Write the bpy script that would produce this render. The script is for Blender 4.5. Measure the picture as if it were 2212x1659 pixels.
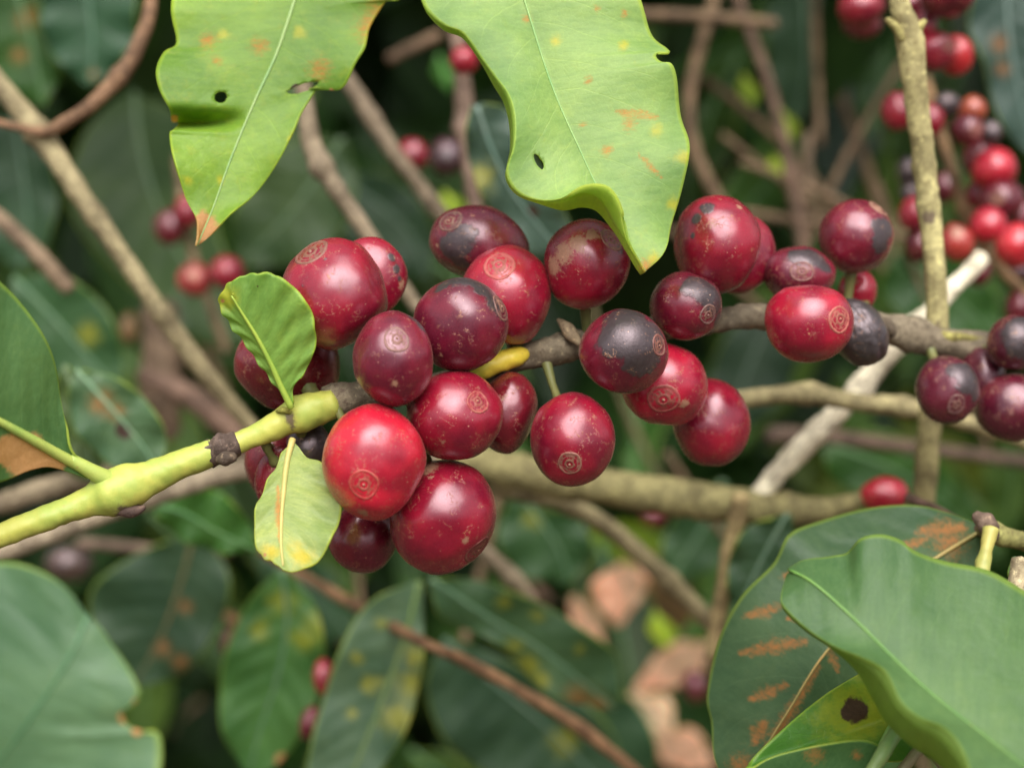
import bpy, math, random
import numpy as np
from mathutils import Vector, noise as mnoise

for o in list(bpy.data.objects):
    bpy.data.objects.remove(o)
scene = bpy.context.scene
COL = scene.collection
random.seed(7)
RNG = np.random.default_rng(7)

# ------------------------------------------------------------------ camera, sky, sun, exposure
PITCH = math.radians(15)
CAM = np.array([0.0, 0.0, 1.30])
FWD = np.array([0, math.cos(PITCH), -math.sin(PITCH)])
RIGHT = np.array([1.0, 0, 0])
UP = np.array([0, math.sin(PITCH), math.cos(PITCH)])
F = 3212.0                                   # focal length in photo pixels (2212 wide)

cd = bpy.data.cameras.new('camera')
cd.lens = 50
cd.sensor_fit = 'HORIZONTAL'
cd.sensor_width = 50 * 2212 / F
cd.clip_start = 0.01
cd.clip_end = 300
cd.dof.use_dof = True
cd.dof.focus_distance = 0.211
cd.dof.aperture_fstop = 10.8
cam = bpy.data.objects.new('camera', cd)
COL.objects.link(cam)
cam.location = CAM
cam.rotation_euler = (math.radians(90) - PITCH, 0, 0)
scene.camera = cam

SUN_EL, SUN_AZ = 60.0, 8.0                   # elevation; azimuth right of straight behind the camera
world = bpy.data.worlds.new('World')
scene.world = world
world.use_nodes = True
wn = world.node_tree
wn.nodes.clear()
w_out = wn.nodes.new('ShaderNodeOutputWorld')
w_bg = wn.nodes.new('ShaderNodeBackground')
w_sky = wn.nodes.new('ShaderNodeTexSky')
w_sky.sky_type = 'NISHITA'
w_sky.sun_disc = False
w_sky.sun_elevation = math.radians(SUN_EL)
w_sky.sun_rotation = math.radians(180 - SUN_AZ)
w_sky.air_density = 1.0
w_sky.dust_density = 4.0
w_hsv = wn.nodes.new('ShaderNodeHueSaturation')
w_hsv.inputs['Saturation'].default_value = 0.05
w_bg.inputs['Strength'].default_value = 0.06
wn.links.new(w_sky.outputs[0], w_hsv.inputs['Color'])
wn.links.new(w_hsv.outputs[0], w_bg.inputs['Color'])
wn.links.new(w_bg.outputs[0], w_out.inputs['Surface'])

sl = bpy.data.lights.new('sun', 'SUN')
sl.energy = 1.5
sl.angle = math.radians(60)
sl.color = (1.0, 0.965, 0.91)
sun = bpy.data.objects.new('sun', sl)
COL.objects.link(sun)
sdir = Vector((math.sin(math.radians(SUN_AZ)) * math.cos(math.radians(SUN_EL)),
               -math.cos(math.radians(SUN_AZ)) * math.cos(math.radians(SUN_EL)),
               math.sin(math.radians(SUN_EL))))
sun.rotation_euler = sdir.to_track_quat('Z', 'Y').to_euler()
sun.location = (0, -1, 4)

vs = scene.view_settings
vs.view_transform = 'Standard'
vs.look = 'None'
vs.gamma = 1
vs.use_curve_mapping = False
vs.exposure = 1.6
scene.render.engine = 'CYCLES'

# ------------------------------------------------------------------ helpers
def P(x, y, d):
    """photo pixel (2212 wide) at depth d millimetres -> world point"""
    d = d * 0.001
    return CAM + FWD * d + RIGHT * ((x - 1106.0) / F * d) + UP * (-(y - 829.5) / F * d)

def tag(o, label=None, cat=None, group=None, kind=None):
    if label: o['label'] = label
    if cat: o['category'] = cat
    if group: o['group'] = group
    if kind: o['kind'] = kind
    return o

def empty(name, loc, label, cat, group=None):
    o = bpy.data.objects.new(name, None)
    o.empty_display_size = 0.005
    COL.objects.link(o)
    o.location = loc
    return tag(o, label, cat, group)

def mesh_obj(name, verts, faces, mats, parent=None, origin=None, color=None, attrs=None, uv=None, smooth=True):
    verts = np.asarray(verts, float)
    if origin is None:
        origin = verts.mean(0)
    me = bpy.data.meshes.new(name)
    me.from_pydata((verts - origin).tolist(), [], faces)
    if not isinstance(mats, (list, tuple)):
        mats = [mats]
    for m in mats: me.materials.append(m)
    if smooth:
        me.polygons.foreach_set('use_smooth', [True] * len(me.polygons))
    if attrs:
        for k, v in attrs.items():
            a = me.attributes.new(k, 'FLOAT', 'POINT')
            a.data.foreach_set('value', np.asarray(v, np.float32))
    if uv is not None:
        uvl = me.uv_layers.new(name='UVMap')
        idx = np.empty(len(me.loops), np.int32)
        me.loops.foreach_get('vertex_index', idx)
        uvl.data.foreach_set('uv', np.asarray(uv, np.float32)[idx].ravel())
    me.update()
    o = bpy.data.objects.new(name, me)
    COL.objects.link(o)
    if parent is not None:
        o.parent = parent
        base = np.array(parent.location)
        pp = parent.parent
        while pp is not None:
            base = base + np.array(pp.location); pp = pp.parent
        o.location = origin - base
    else:
        o.location = origin
    if color is not None:
        o.color = (*color[:3], 1.0)
    return o

def spline(pts, n):
    """Catmull-Rom through pts, n samples evenly spaced along it"""
    pts = np.asarray(pts, float)
    if len(pts) == 2:
        t = np.linspace(0, 1, n)[:, None]
        return pts[0] * (1 - t) + pts[1] * t
    q = np.vstack([2 * pts[0] - pts[1], pts, 2 * pts[-1] - pts[-2]])
    out = []
    k = 14
    for i in range(len(pts) - 1):
        p0, p1, p2, p3 = q[i], q[i + 1], q[i + 2], q[i + 3]
        t = np.linspace(0, 1, k, endpoint=False)[:, None]
        out.append(0.5 * (2 * p1 + (p2 - p0) * t + (2 * p0 - 5 * p1 + 4 * p2 - p3) * t * t
                          + (3 * p1 - p0 - 3 * p2 + p3) * t ** 3))
    out = np.vstack(out + [pts[-1:]])
    seg = np.r_[0, np.cumsum(np.linalg.norm(np.diff(out[:, :2], axis=0), axis=1))]
    s = np.linspace(0, seg[-1], n)
    return np.stack([np.interp(s, seg, out[:, c]) for c in range(out.shape[1])], 1)

def nz(p, s):
    return mnoise.noise(Vector((p[0] * s, p[1] * s, p[2] * s)))

# ------------------------------------------------------------------ materials
class NT:
    def __init__(self, name):
        self.m = bpy.data.materials.new(name)
        self.m.use_nodes = True
        self.t = self.m.node_tree
        self.t.nodes.clear()
        self.out = self.t.nodes.new('ShaderNodeOutputMaterial')
    def n(self, typ, **kw):
        nd = self.t.nodes.new('ShaderNode' + typ)
        for k, v in kw.items():
            setattr(nd, k, v)
        return nd
    def put(self, sock, v):
        if isinstance(v, bpy.types.NodeSocket):
            self.t.links.new(v, sock)
        elif v is not None:
            if hasattr(sock.default_value, '__len__') and not hasattr(v, '__len__'):
                v = [v] * len(sock.default_value)
            if hasattr(sock.default_value, '__len__') and len(sock.default_value) == 4 and len(v) == 3:
                v = (*v, 1)
            sock.default_value = v
    def math(self, op, a, b=None, c=None, clamp=False):
        nd = self.n('Math', operation=op, use_clamp=clamp)
        self.put(nd.inputs[0], a)
        if b is not None: self.put(nd.inputs[1], b)
        if c is not None: self.put(nd.inputs[2], c)
        return nd.outputs[0]
    def vmath(self, op, a, b):
        nd = self.n('VectorMath', operation=op)
        self.put(nd.inputs[0], a); self.put(nd.inputs[1], b)
        return nd.outputs[0]
    def mix(self, f, a, b, blend='MIX'):
        nd = self.n('Mix', data_type='RGBA', blend_type=blend, clamp_factor=True)
        self.put(nd.inputs[0], f); self.put(nd.inputs[6], a); self.put(nd.inputs[7], b)
        return nd.outputs[2]
    def step(self, v, lo, hi, a=0.0, b=1.0):
        nd = self.n('MapRange', interpolation_type='SMOOTHSTEP')
        for i, q in enumerate((v, lo, hi, a, b)): self.put(nd.inputs[i], q)
        return nd.outputs[0]
    def noise(self, vec, scale, detail=3, rough=0.55, dist=0.0):
        nd = self.n('TexNoise')
        self.put(nd.inputs['Vector'], vec)
        nd.inputs['Scale'].default_value = scale
        nd.inputs['Detail'].default_value = detail
        nd.inputs['Roughness'].default_value = rough
        nd.inputs['Distortion'].default_value = dist
        return nd.outputs['Fac']
    def attr(self, name):
        return self.n('Attribute', attribute_name=name).outputs['Fac']
    def mm(self):
        """object coordinates in millimetres, shifted per object"""
        tc = self.n('TexCoord').outputs['Object']
        v = self.vmath('MULTIPLY', tc, (1000, 1000, 1000))
        r = self.math('MULTIPLY', self.n('ObjectInfo').outputs['Random'], 97.0)
        return self.vmath('ADD', v, r)
    def bump(self, h, strength, dist, nrm=None):
        b = self.n('Bump')
        b.inputs['Strength'].default_value = strength
        b.inputs['Distance'].default_value = dist
        self.put(b.inputs['Height'], h)
        if nrm is not None: self.put(b.inputs['Normal'], nrm)
        return b.outputs[0]
    def done(self, sh):
        self.t.links.new(sh, self.out.inputs['Surface'])
        return self.m
    def principled(self, col, rough, spec=0.5, nrm=None, coat=0.0, coat_rough=0.1, sss=0.0, tint=None, sheen=0.0):
        b = self.n('BsdfPrincipled')
        if tint: b.inputs['Specular Tint'].default_value = (*tint, 1)
        if sheen:
            b.inputs['Sheen Weight'].default_value = sheen
            b.inputs['Sheen Roughness'].default_value = 0.35
            b.inputs['Sheen Tint'].default_value = (0.75, 0.48, 0.36, 1)
        self.put(b.inputs['Base Color'], col)
        self.put(b.inputs['Roughness'], rough)
        self.put(b.inputs['Specular IOR Level'], spec)
        if nrm is not None: self.put(b.inputs['Normal'], nrm)
        b.inputs['Coat Weight'].default_value = coat
        b.inputs['Coat Roughness'].default_value = coat_rough
        if sss:
            b.inputs['Subsurface Weight'].default_value = sss
            b.inputs['Subsurface Radius'].default_value = (0.002, 0.0006, 0.0006)
            b.inputs['Subsurface Scale'].default_value = 0.5
        return b.outputs[0]

def cherry_material():
    k = NT('cherry_skin')
    v = k.mm()
    oc = k.n('ObjectInfo').outputs['Color']
    low = k.noise(v, 0.16, 2)
    base = k.mix(k.step(low, 0.30, 0.70), k.mix(1.0, oc, (0.62, 0.7, 0.8), 'MULTIPLY'), k.mix(1.0, oc, (1.22, 1.25, 1.1), 'MULTIPLY'))
    micro = k.noise(v, 5.0, 3, 0.7)
    base = k.mix(k.step(micro, 0.48, 0.72, 0, 0.22), base, k.mix(0.5, base, (0.36, 0.05, 0.05)))
    # black, dried patches
    ragged = k.math('SUBTRACT', k.noise(v, 0.75, 5, 0.62), 0.5)
    dark = k.math('ADD', k.attr('dark'), k.math('MULTIPLY', ragged, 0.62))
    dmask = k.step(dark, 0.44, 0.57)
    dcol = k.mix(k.noise(v, 1.6, 4), (0.010, 0.009, 0.010), (0.050, 0.047, 0.048))
    base = k.mix(k.math('MULTIPLY', k.step(dark, 0.22, 0.55), 0.55), base, (0.07, 0.012, 0.02))
    base = k.mix(k.math('MULTIPLY', dmask, 0.93), base, dcol)
    # tan scurf
    sc = k.math('ADD', k.attr('tan'), k.math('MULTIPLY', k.math('SUBTRACT', k.noise(v, 2.2, 6, 0.75), 0.5), 1.3))
    tmask = k.step(sc, 0.50, 0.72, 0, 0.8)
    base = k.mix(tmask, base, k.mix(k.noise(v, 3.0, 3), (0.22, 0.10, 0.05), (0.45, 0.28, 0.17)))
    # pale specks
    def dots(scale, stretch, rad, keep):
        vv = k.vmath('MULTIPLY', v, stretch)
        vo = k.n('TexVoronoi', feature='F1')
        k.put(vo.inputs['Vector'], vv)
        vo.inputs['Scale'].default_value = scale
        sep = k.n('SeparateColor'); k.put(sep.inputs[0], vo.outputs['Color'])
        r = k.math('MULTIPLY', sep.outputs[1], rad)
        d = k.math('LESS_THAN', vo.outputs['Distance'], r)
        gate = k.math('LESS_THAN', sep.outputs[0], keep)
        return k.math('MULTIPLY', d, gate)
    clump = k.step(k.noise(v, 0.28, 2), 0.36, 0.62)
    sp = k.math('MULTIPLY', k.math('MAXIMUM', dots(1.9, (1, 1, 1), 0.17, 0.5), dots(0.8, (1, 0.6, 1.4), 0.10, 0.5)), k.math('MULTIPLY_ADD', clump, 0.7, 0.3))
    base = k.mix(k.math('MULTIPLY', sp, 0.65), base, (0.68, 0.40, 0.27))
    vd = k.vmath('ADD', v, k.vmath('MULTIPLY', k.n('TexNoise').outputs['Color'], (1, 1, 1)))
    # scurfy hairline cracks
    wv = k.noise(v, 0.62, 4, 0.62, 0.6)
    line = k.step(k.math('ABSOLUTE', k.math('SUBTRACT', wv, 0.5)), 0.0, 0.012, 1, 0)
    gate = k.step(k.noise(v, 0.42, 3), 0.53, 0.60)
    crack = k.math('MULTIPLY', line, gate)
    base = k.mix(k.math('MULTIPLY', crack, 0.7), base, (0.55, 0.27, 0.13))
    h = k.math('ADD', k.math('MULTIPLY', micro, 0.22), k.math('MULTIPLY', k.math('ADD', k.math('MULTIPLY', sp, 0.3), crack), 0.5))
    h = k.math('ADD', h, k.math('MULTIPLY', k.math('MULTIPLY', k.noise(v, 1.5, 5, 0.7), dmask), 1.1))
    rough = k.math('ADD', k.math('MULTIPLY_ADD', k.noise(v, 0.7, 4), 0.20, 0.17), k.math('ADD', k.math('MULTIPLY', tmask, 0.4), k.math('MULTIPLY', dmask, 0.08)))
    nrm = k.bump(h, 0.5, 0.00012)
    return k.done(k.principled(base, rough, 0.95, nrm, coat=0.05, coat_rough=0.2, sss=0.05, tint=(1.0, 0.80, 0.86), sheen=0.10))

def calyx_material():
    k = NT('cherry_scar')
    v = k.mm()
    oc = k.n('ObjectInfo').outputs['Color']
    r = k.math('ADD', k.attr('rad'), k.math('MULTIPLY', k.math('SUBTRACT', k.noise(v, 1.6, 4), 0.5), 0.07))
    ramp = k.n('ValToRGB')
    k.put(ramp.inputs[0], r)
    stops = [(0.0, 1.0), (0.08, 0.75), (0.13, 0.05), (0.24, 0.10), (0.30, 0.30), (0.36, 0.20), (0.55, 0.22), (0.68, 0.16), (0.76, 0.14), (0.84, 0.24), (0.90, 0.70), (0.96, 0.4), (1.0, 0.0)]
    el = ramp.color_ramp.elements
    while len(el) < len(stops): el.new(0.5)
    for e, (p, c) in zip(el, stops):
        e.position = p; e.color = (c, c, c, 1)
    rnd = k.n('ObjectInfo').outputs['Random']
    m = k.math('MULTIPLY', ramp.outputs[0], k.step(k.noise(v, 1.1, 5, 0.72), 0.38, 0.62, 0.05, 1.0))
    m = k.math('MULTIPLY', m, k.math('MULTIPLY_ADD', rnd, 0.40, 0.36))
    tan = k.mix(k.noise(v, 4, 3), (0.26, 0.12, 0.065), (0.52, 0.33, 0.21))
    disc = k.step(r, 0.45, 0.80, 0.42, 0.0)
    col = k.mix(m, k.mix(disc, oc, (0.20, 0.085, 0.05)), tan)
    col = k.mix(k.step(k.noise(v, 2.0, 5, 0.7), 0.52, 0.70, 0, 0.55), col, k.mix(1.0, col, (0.35, 0.30, 0.30), 'MULTIPLY'))
    h = k.math('ADD', k.math('MULTIPLY', m, 0.3), k.noise(v, 3.0, 5, 0.75))
    return k.done(k.principled(col, 0.48, 0.45, k.bump(h, 0.55, 0.00012)))

def leaf_material(name, mode):
    k = NT(name)
    oi = k.n('ObjectInfo')
    oc = oi.outputs['Color']
    v = k.mm()
    uv = k.n('TexCoord').outputs['UV']
    sep = k.n('SeparateXYZ'); k.put(sep.inputs[0], uv)
    s = k.math('MULTIPLY', k.math('ABSOLUTE', k.math('SUBTRACT', sep.outputs[0], 0.5)), 2.0)
    side = k.math('MULTIPLY', k.math('GREATER_THAN', sep.outputs[0], 0.5), 0.37)
    # lateral veins arching towards the tip
    wob = k.math('MULTIPLY', k.math('SUBTRACT', k.noise(v, 0.10, 2), 0.5), 0.55)
    ph = k.math('ADD', k.math('MULTIPLY_ADD', k.math('POWER', s, 1.25), -1.5, k.math('MULTIPLY', sep.outputs[1], 8.6)), k.math('ADD', side, wob))
    fr = k.math('ABSOLUTE', k.math('SUBTRACT', k.math('FRACT', ph), 0.5))
    vein = k.math('MULTIPLY', k.step(fr, 0.0, 0.035, 1, 0), k.step(s, 0.70, 0.97, 1, 0))
    fine = k.n('TexVoronoi', feature='DISTANCE_TO_EDGE'); k.put(fine.inputs['Vector'], v); fine.inputs['Scale'].default_value = 0.9
    net = k.step(fine.outputs['Distance'], 0.0, 0.10, 1, 0)
    low = k.noise(v, 0.055, 3); mid = k.noise(v, 0.30, 4, 0.6); grain = k.noise(v, 2.6, 3, 0.65)
    if mode == 'top':
        lite, dk = (1.30, 1.20, 1.25), (0.72, 0.80, 0.78)
        base = oc
    elif mode == 'under':
        lite, dk = (1.2, 1.15, 1.1), (0.85, 0.9, 0.9)
        base = k.mix(0.80, oc, (0.36, 0.47, 0.05))
    else:
        lite, dk = (1.1, 1.1, 1.1), (0.9, 0.9, 0.9)
        base = k.mix(0.6, oc, (0.30, 0.40, 0.06))
    c = k.mix(k.step(low, 0.3, 0.7), k.mix(1.0, base, dk, 'MULTIPLY'), k.mix(1.0, base, lite, 'MULTIPLY'))
    c = k.mix(k.step(mid, 0.52, 0.75, 0, 0.25), c, k.mix(1.0, c, (1.5, 1.25, 1.0), 'MULTIPLY'))
    c = k.mix(k.step(grain, 0.40, 0.72, 0, 0.22), c, k.mix(1.0, c, (1.35, 1.3, 1.5), 'MULTIPLY'))
    c = k.mix(k.math('MULTIPLY', net, 0.10), c, k.mix(1.0, c, (1.5, 1.45, 1.6), 'MULTIPLY'))
    st = k.n('Mapping'); k.put(st.inputs['Vector'], uv); st.inputs['Scale'].default_value = (9, 60, 1); st.inputs['Rotation'].default_value = (0, 0, 0.0)
    uvr = k.vmath('ADD', st.outputs[0], k.math('MULTIPLY', oi.outputs['Random'], 50.0))
    streak = k.noise(uvr, 1.0, 4, 0.6, 0.4)
    c = k.mix(k.step(streak, 0.38, 0.66, 0, 0.4), c, k.mix(1.0, c, (1.35, 1.22, 1.25), 'MULTIPLY'))
    c = k.mix(k.step(streak, 0.30, 0.46, 0.25, 0), c, k.mix(1.0, c, (0.7, 0.8, 0.8), 'MULTIPLY'))
    c = k.mix(k.math('MULTIPLY', vein, 0.24), c, k.mix(1.0, c, (1.7, 1.5, 1.6), 'MULTIPLY'))
    marg = k.step(s, 0.95, 0.985, 0, 0.75)
    c = k.mix(marg, c, k.mix(0.5, k.mix(1.0, c, (2.0, 1.7, 1.0), 'MULTIPLY'), (0.26, 0.36, 0.05)))
    rag = k.math('SUBTRACT', k.noise(v, 0.45, 5, 0.65), 0.5)
    ye = k.step(k.math('ADD', k.attr('yel'), k.math('MULTIPLY', rag, 1.3)), 0.25, 1.0, 0, 0.8)
    c = k.mix(ye, c, k.mix(0.62, k.mix(1.0, c, (2.6, 1.6, 0.6), 'MULTIPLY'), (0.40, 0.36, 0.03)))
    fr2 = k.math('SUBTRACT', k.noise(v, 1.1, 6, 0.72), 0.5)
    fr2 = k.math('ADD', fr2, k.math('SUBTRACT', k.noise(uvr, 2.2, 5, 0.7), 0.5))
    ru = k.step(k.math('ADD', k.math('MULTIPLY', k.attr('rust'), 0.80), k.math('MULTIPLY', fr2, 0.85)), 0.36, 0.92, 0, 0.85)
    c = k.mix(ru, c, k.mix(0.75, k.mix(1.0, c, (3.2, 1.0, 0.6), 'MULTIPLY'), k.mix(mid, (0.36, 0.12, 0.035), (0.56, 0.23, 0.08))))
    ta = k.step(k.math('ADD', k.attr('tan'), k.math('MULTIPLY', rag, 0.6)), 0.45, 0.62)
    c = k.mix(ta, c, k.mix(grain, (0.42, 0.20, 0.07), (0.60, 0.36, 0.17)))
    da = k.step(k.math('ADD', k.attr('dark'), k.math('MULTIPLY', rag, 0.6)), 0.45, 0.60)
    c = k.mix(da, c, k.mix(grain, (0.03, 0.015, 0.012), (0.10, 0.055, 0.04)))
    h = k.math('ADD', k.math('MULTIPLY', grain, 0.35), k.math('MULTIPLY', k.math('MAXIMUM', vein, k.math('MULTIPLY', net, 0.5)), -0.30 if mode == 'top' else 0.6))
    h = k.math('ADD', h, k.math('MULTIPLY', mid, 1.6))
    h = k.math('ADD', h, k.math('MULTIPLY', k.noise(v, 0.11, 3, 0.6), 6.0))
    nrm = k.bump(h, 0.45, 0.00016)
    rough = k.math('ADD', k.math('MULTIPLY_ADD', mid, 0.16, 0.30 if mode == 'top' else 0.45), k.math('MULTIPLY', k.math('MAXIMUM', ru, ta), 0.35))
    pb = k.principled(c, rough, 0.30, nrm)
    tr = k.n('BsdfTranslucent')
    k.put(tr.inputs['Color'], k.mix(1.0, c, (2.0, 1.9, 0.6), 'MULTIPLY') if mode == 'top' else (0.80, 0.90, 0.40))
    mx = k.n('MixShader')
    mx.inputs[0].default_value = {'top': 0.40, 'under': 0.70, 'rim': 0.4}[mode]
    k.t.links.new(pb, mx.inputs[1]); k.t.links.new(tr.outputs[0], mx.inputs[2])
    return k.done(mx.outputs[0])

def stem_material(name, woody):
    k = NT(name)
    oc = k.n('ObjectInfo').outputs['Color']
    v = k.mm()
    n1 = k.noise(v, 0.16, 5, 0.65)
    n2 = k.noise(v, 1.1, 5, 0.7)
    n3 = k.noise(v, 4.5, 3, 0.7)
    if woody:
        c = k.mix(k.step(n1, 0.32, 0.68), k.mix(1.0, oc, (0.45, 0.42, 0.40), 'MULTIPLY'), k.mix(1.0, oc, (1.30, 1.28, 1.25), 'MULTIPLY'))
        c = k.mix(k.step(n2, 0.53, 0.63, 0, 0.85), c, k.mix(1.0, oc, (0.50, 0.44, 0.40), 'MULTIPLY'))
        c = k.mix(k.step(n2, 0.32, 0.44, 0.75, 0), c, k.mix(1.0, oc, (2.1, 2.1, 1.9), 'MULTIPLY'))
        h = k.math('ADD', n2, k.math('MULTIPLY', n3, 0.4)); bs, rg, bd = 0.8, 0.75, 0.00035
    else:
        c = k.mix(k.step(n1, 0.35, 0.65), k.mix(1.0, oc, (0.78, 0.92, 0.9), 'MULTIPLY'), k.mix(1.0, oc, (1.15, 1.08, 1.1), 'MULTIPLY'))
        c = k.mix(k.step(n2, 0.60, 0.74, 0, 0.5), c, (0.35, 0.22, 0.07))
        c = k.mix(k.step(n3, 0.5, 0.75, 0, 0.2), c, k.mix(1.0, oc, (1.3, 1.2, 1.6), 'MULTIPLY'))
        h = k.math('ADD', k.math('MULTIPLY', n2, 0.6), k.math('MULTIPLY', n3, 0.4)); bs, rg, bd = 0.4, 0.42, 0.00018
    c = k.mix(k.step(k.math('ADD', k.attr('dark'), k.math('MULTIPLY', k.math('SUBTRACT', n2, 0.5), 1.2)), 0.45, 0.80, 0, 0.9), c, k.mix(n3, (0.05, 0.03, 0.025), (0.22, 0.15, 0.11)))
    return k.done(k.principled(c, rg, 0.4, k.bump(h, bs, bd)))

def foliage_material():
    k = NT('foliage_leaf')
    g = k.n('Attribute', attribute_name='tone')
    t = g.outputs['Fac']
    v = k.vmath('MULTIPLY', k.n('TexCoord').outputs['Object'], (1000, 1000, 1000))
    ramp = k.n('ValToRGB'); k.put(ramp.inputs[0], t)
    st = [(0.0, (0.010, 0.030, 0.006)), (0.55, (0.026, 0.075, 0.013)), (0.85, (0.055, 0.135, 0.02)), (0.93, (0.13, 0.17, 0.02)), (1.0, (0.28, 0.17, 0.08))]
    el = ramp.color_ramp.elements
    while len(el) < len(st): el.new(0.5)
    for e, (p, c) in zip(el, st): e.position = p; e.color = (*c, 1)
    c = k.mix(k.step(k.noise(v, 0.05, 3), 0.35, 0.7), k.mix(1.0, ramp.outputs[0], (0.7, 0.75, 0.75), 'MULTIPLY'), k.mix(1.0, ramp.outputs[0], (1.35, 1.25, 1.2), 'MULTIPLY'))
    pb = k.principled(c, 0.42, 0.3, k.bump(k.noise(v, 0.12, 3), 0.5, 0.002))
    tr = k.n('BsdfTranslucent'); k.put(tr.inputs['Color'], k.mix(1.0, c, (1.3, 1.4, 0.5), 'MULTIPLY'))
    mx = k.n('MixShader'); mx.inputs[0].default_value = 0.25
    k.t.links.new(pb, mx.inputs[1]); k.t.links.new(tr.outputs[0], mx.inputs[2])
    return k.done(mx.outputs[0])

def soil_material():
    k = NT('soil')
    v = k.n('TexCoord').outputs['Object']
    c = k.mix(k.step(k.noise(v, 6, 6, 0.65), 0.35, 0.68), (0.07, 0.040, 0.024), (0.17, 0.10, 0.062))
    c = k.mix(k.step(k.noise(v, 60, 5, 0.7), 0.5, 0.7, 0, 0.6), c, (0.22, 0.14, 0.09))
    return k.done(k.principled(c, 0.9, 0.2, k.bump(k.noise(v, 40, 8, 0.7), 0.9, 0.02)))

M_CHERRY, M_SCAR = cherry_material(), calyx_material()
M_TOP, M_UNDER, M_RIM = leaf_material('leaf_face', 'top'), leaf_material('leaf_underside', 'under'), leaf_material('leaf_margin', 'rim')
M_WOOD, M_GREEN = stem_material('bark', True), stem_material('green_stem', False)
M_FOLIAGE, M_SOIL = foliage_material(), soil_material()

# ------------------------------------------------------------------ builders
def tube_mesh(path, radii, sides=14, wob=0.06, cap=True):
    """path (n,3) metres, radii (n) metres -> verts, faces"""
    path = np.asarray(path); n = len(path)
    tan = np.gradient(path, axis=0)
    tan /= np.linalg.norm(tan, axis=1)[:, None] + 1e-12
    ref = np.array([0.31, 0.2, 0.93])
    V = []
    a = np.linspace(0, 2 * math.pi, sides, endpoint=False)
    for i in range(n):
        t = tan[i]
        x = np.cross(ref, t); x /= np.linalg.norm(x); y = np.cross(t, x)
        for th in a:
            dr = x * math.cos(th) + y * math.sin(th)
            r = radii[i]
            p = path[i] + dr * r
            if wob:
                r *= 1 + wob * 1.6 * nz(p, 260) + wob * nz(p, 900)
            V.append(path[i] + dr * r)
    Fc = []
    for i in range(n - 1):
        for j in range(sides):
            b = i * sides; j2 = (j + 1) % sides
            Fc.append((b + j, b + j2, b + sides + j2, b + sides + j))
    if cap:
        for row, flip, e in ((0, True, -1), (n - 1, False, 1)):
            c = len(V); V.append(path[row] + tan[row] * e * radii[row] * 0.5)
            for j in range(sides):
                j2 = (j + 1) % sides
                f = (row * sides + j, row * sides + j2, c)
                Fc.append(f[::-1] if flip else f)
    return np.array(V), Fc

def px_tube(pts, rpx, n=None, nodes=(), wob=0.06, sides=14):
    """pts (x, y, d), rpx radius in photo pixels (number or one per point); nodes = [(u, extra, width)]"""
    pts = np.asarray(pts, float)
    rp = np.full(len(pts), float(rpx)) if np.isscalar(rpx) else np.asarray(rpx, float)
    L = np.linalg.norm(np.diff(pts[:, :2], axis=0), axis=1).sum()
    n = n or int(np.clip(L / 9, 12, 110))
    s = spline(np.c_[pts, rp], n)
    path = np.array([P(*q[:3]) for q in s])
    u = np.linspace(0, 1, n)
    r = s[:, 3] * s[:, 2] * 0.001 / F
    for (uu, ex, wd) in nodes:
        r = r * (1 + ex * np.exp(-((u - uu) / wd) ** 2))
    V, Fc = tube_mesh(path, r, sides, wob)
    return V, Fc, path, r, s

def stem_attr(V, spots):
    """dark scars on a stem: spots (x, y, radius px) compared in the projected picture plane of its own builder"""
    rel = V - CAM
    d = rel @ FWD
    x = 1106 + (rel @ RIGHT) / d * F; y = 829.5 - (rel @ UP) / d * F
    a = np.zeros(len(V))
    for (sx, sy, sr) in spots:
        a = np.maximum(a, 1.0 - np.hypot(x - sx, y - sy) / sr * 0.5)
    return np.clip(a, 0, 1)

def twig(pts, rpx, color, label, cat='twig', nodes=(), name='twig', group='bare twigs crossing the bush', green=False, wob=0.08, spots=()):
    V, Fc, path, r, s = px_tube(pts, rpx, nodes=nodes, wob=wob)
    o = mesh_obj(name, V, Fc, M_GREEN if green else M_WOOD, origin=path[0], color=color, attrs={'dark': stem_attr(V, spots)})
    return tag(o, label, cat, group)

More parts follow.
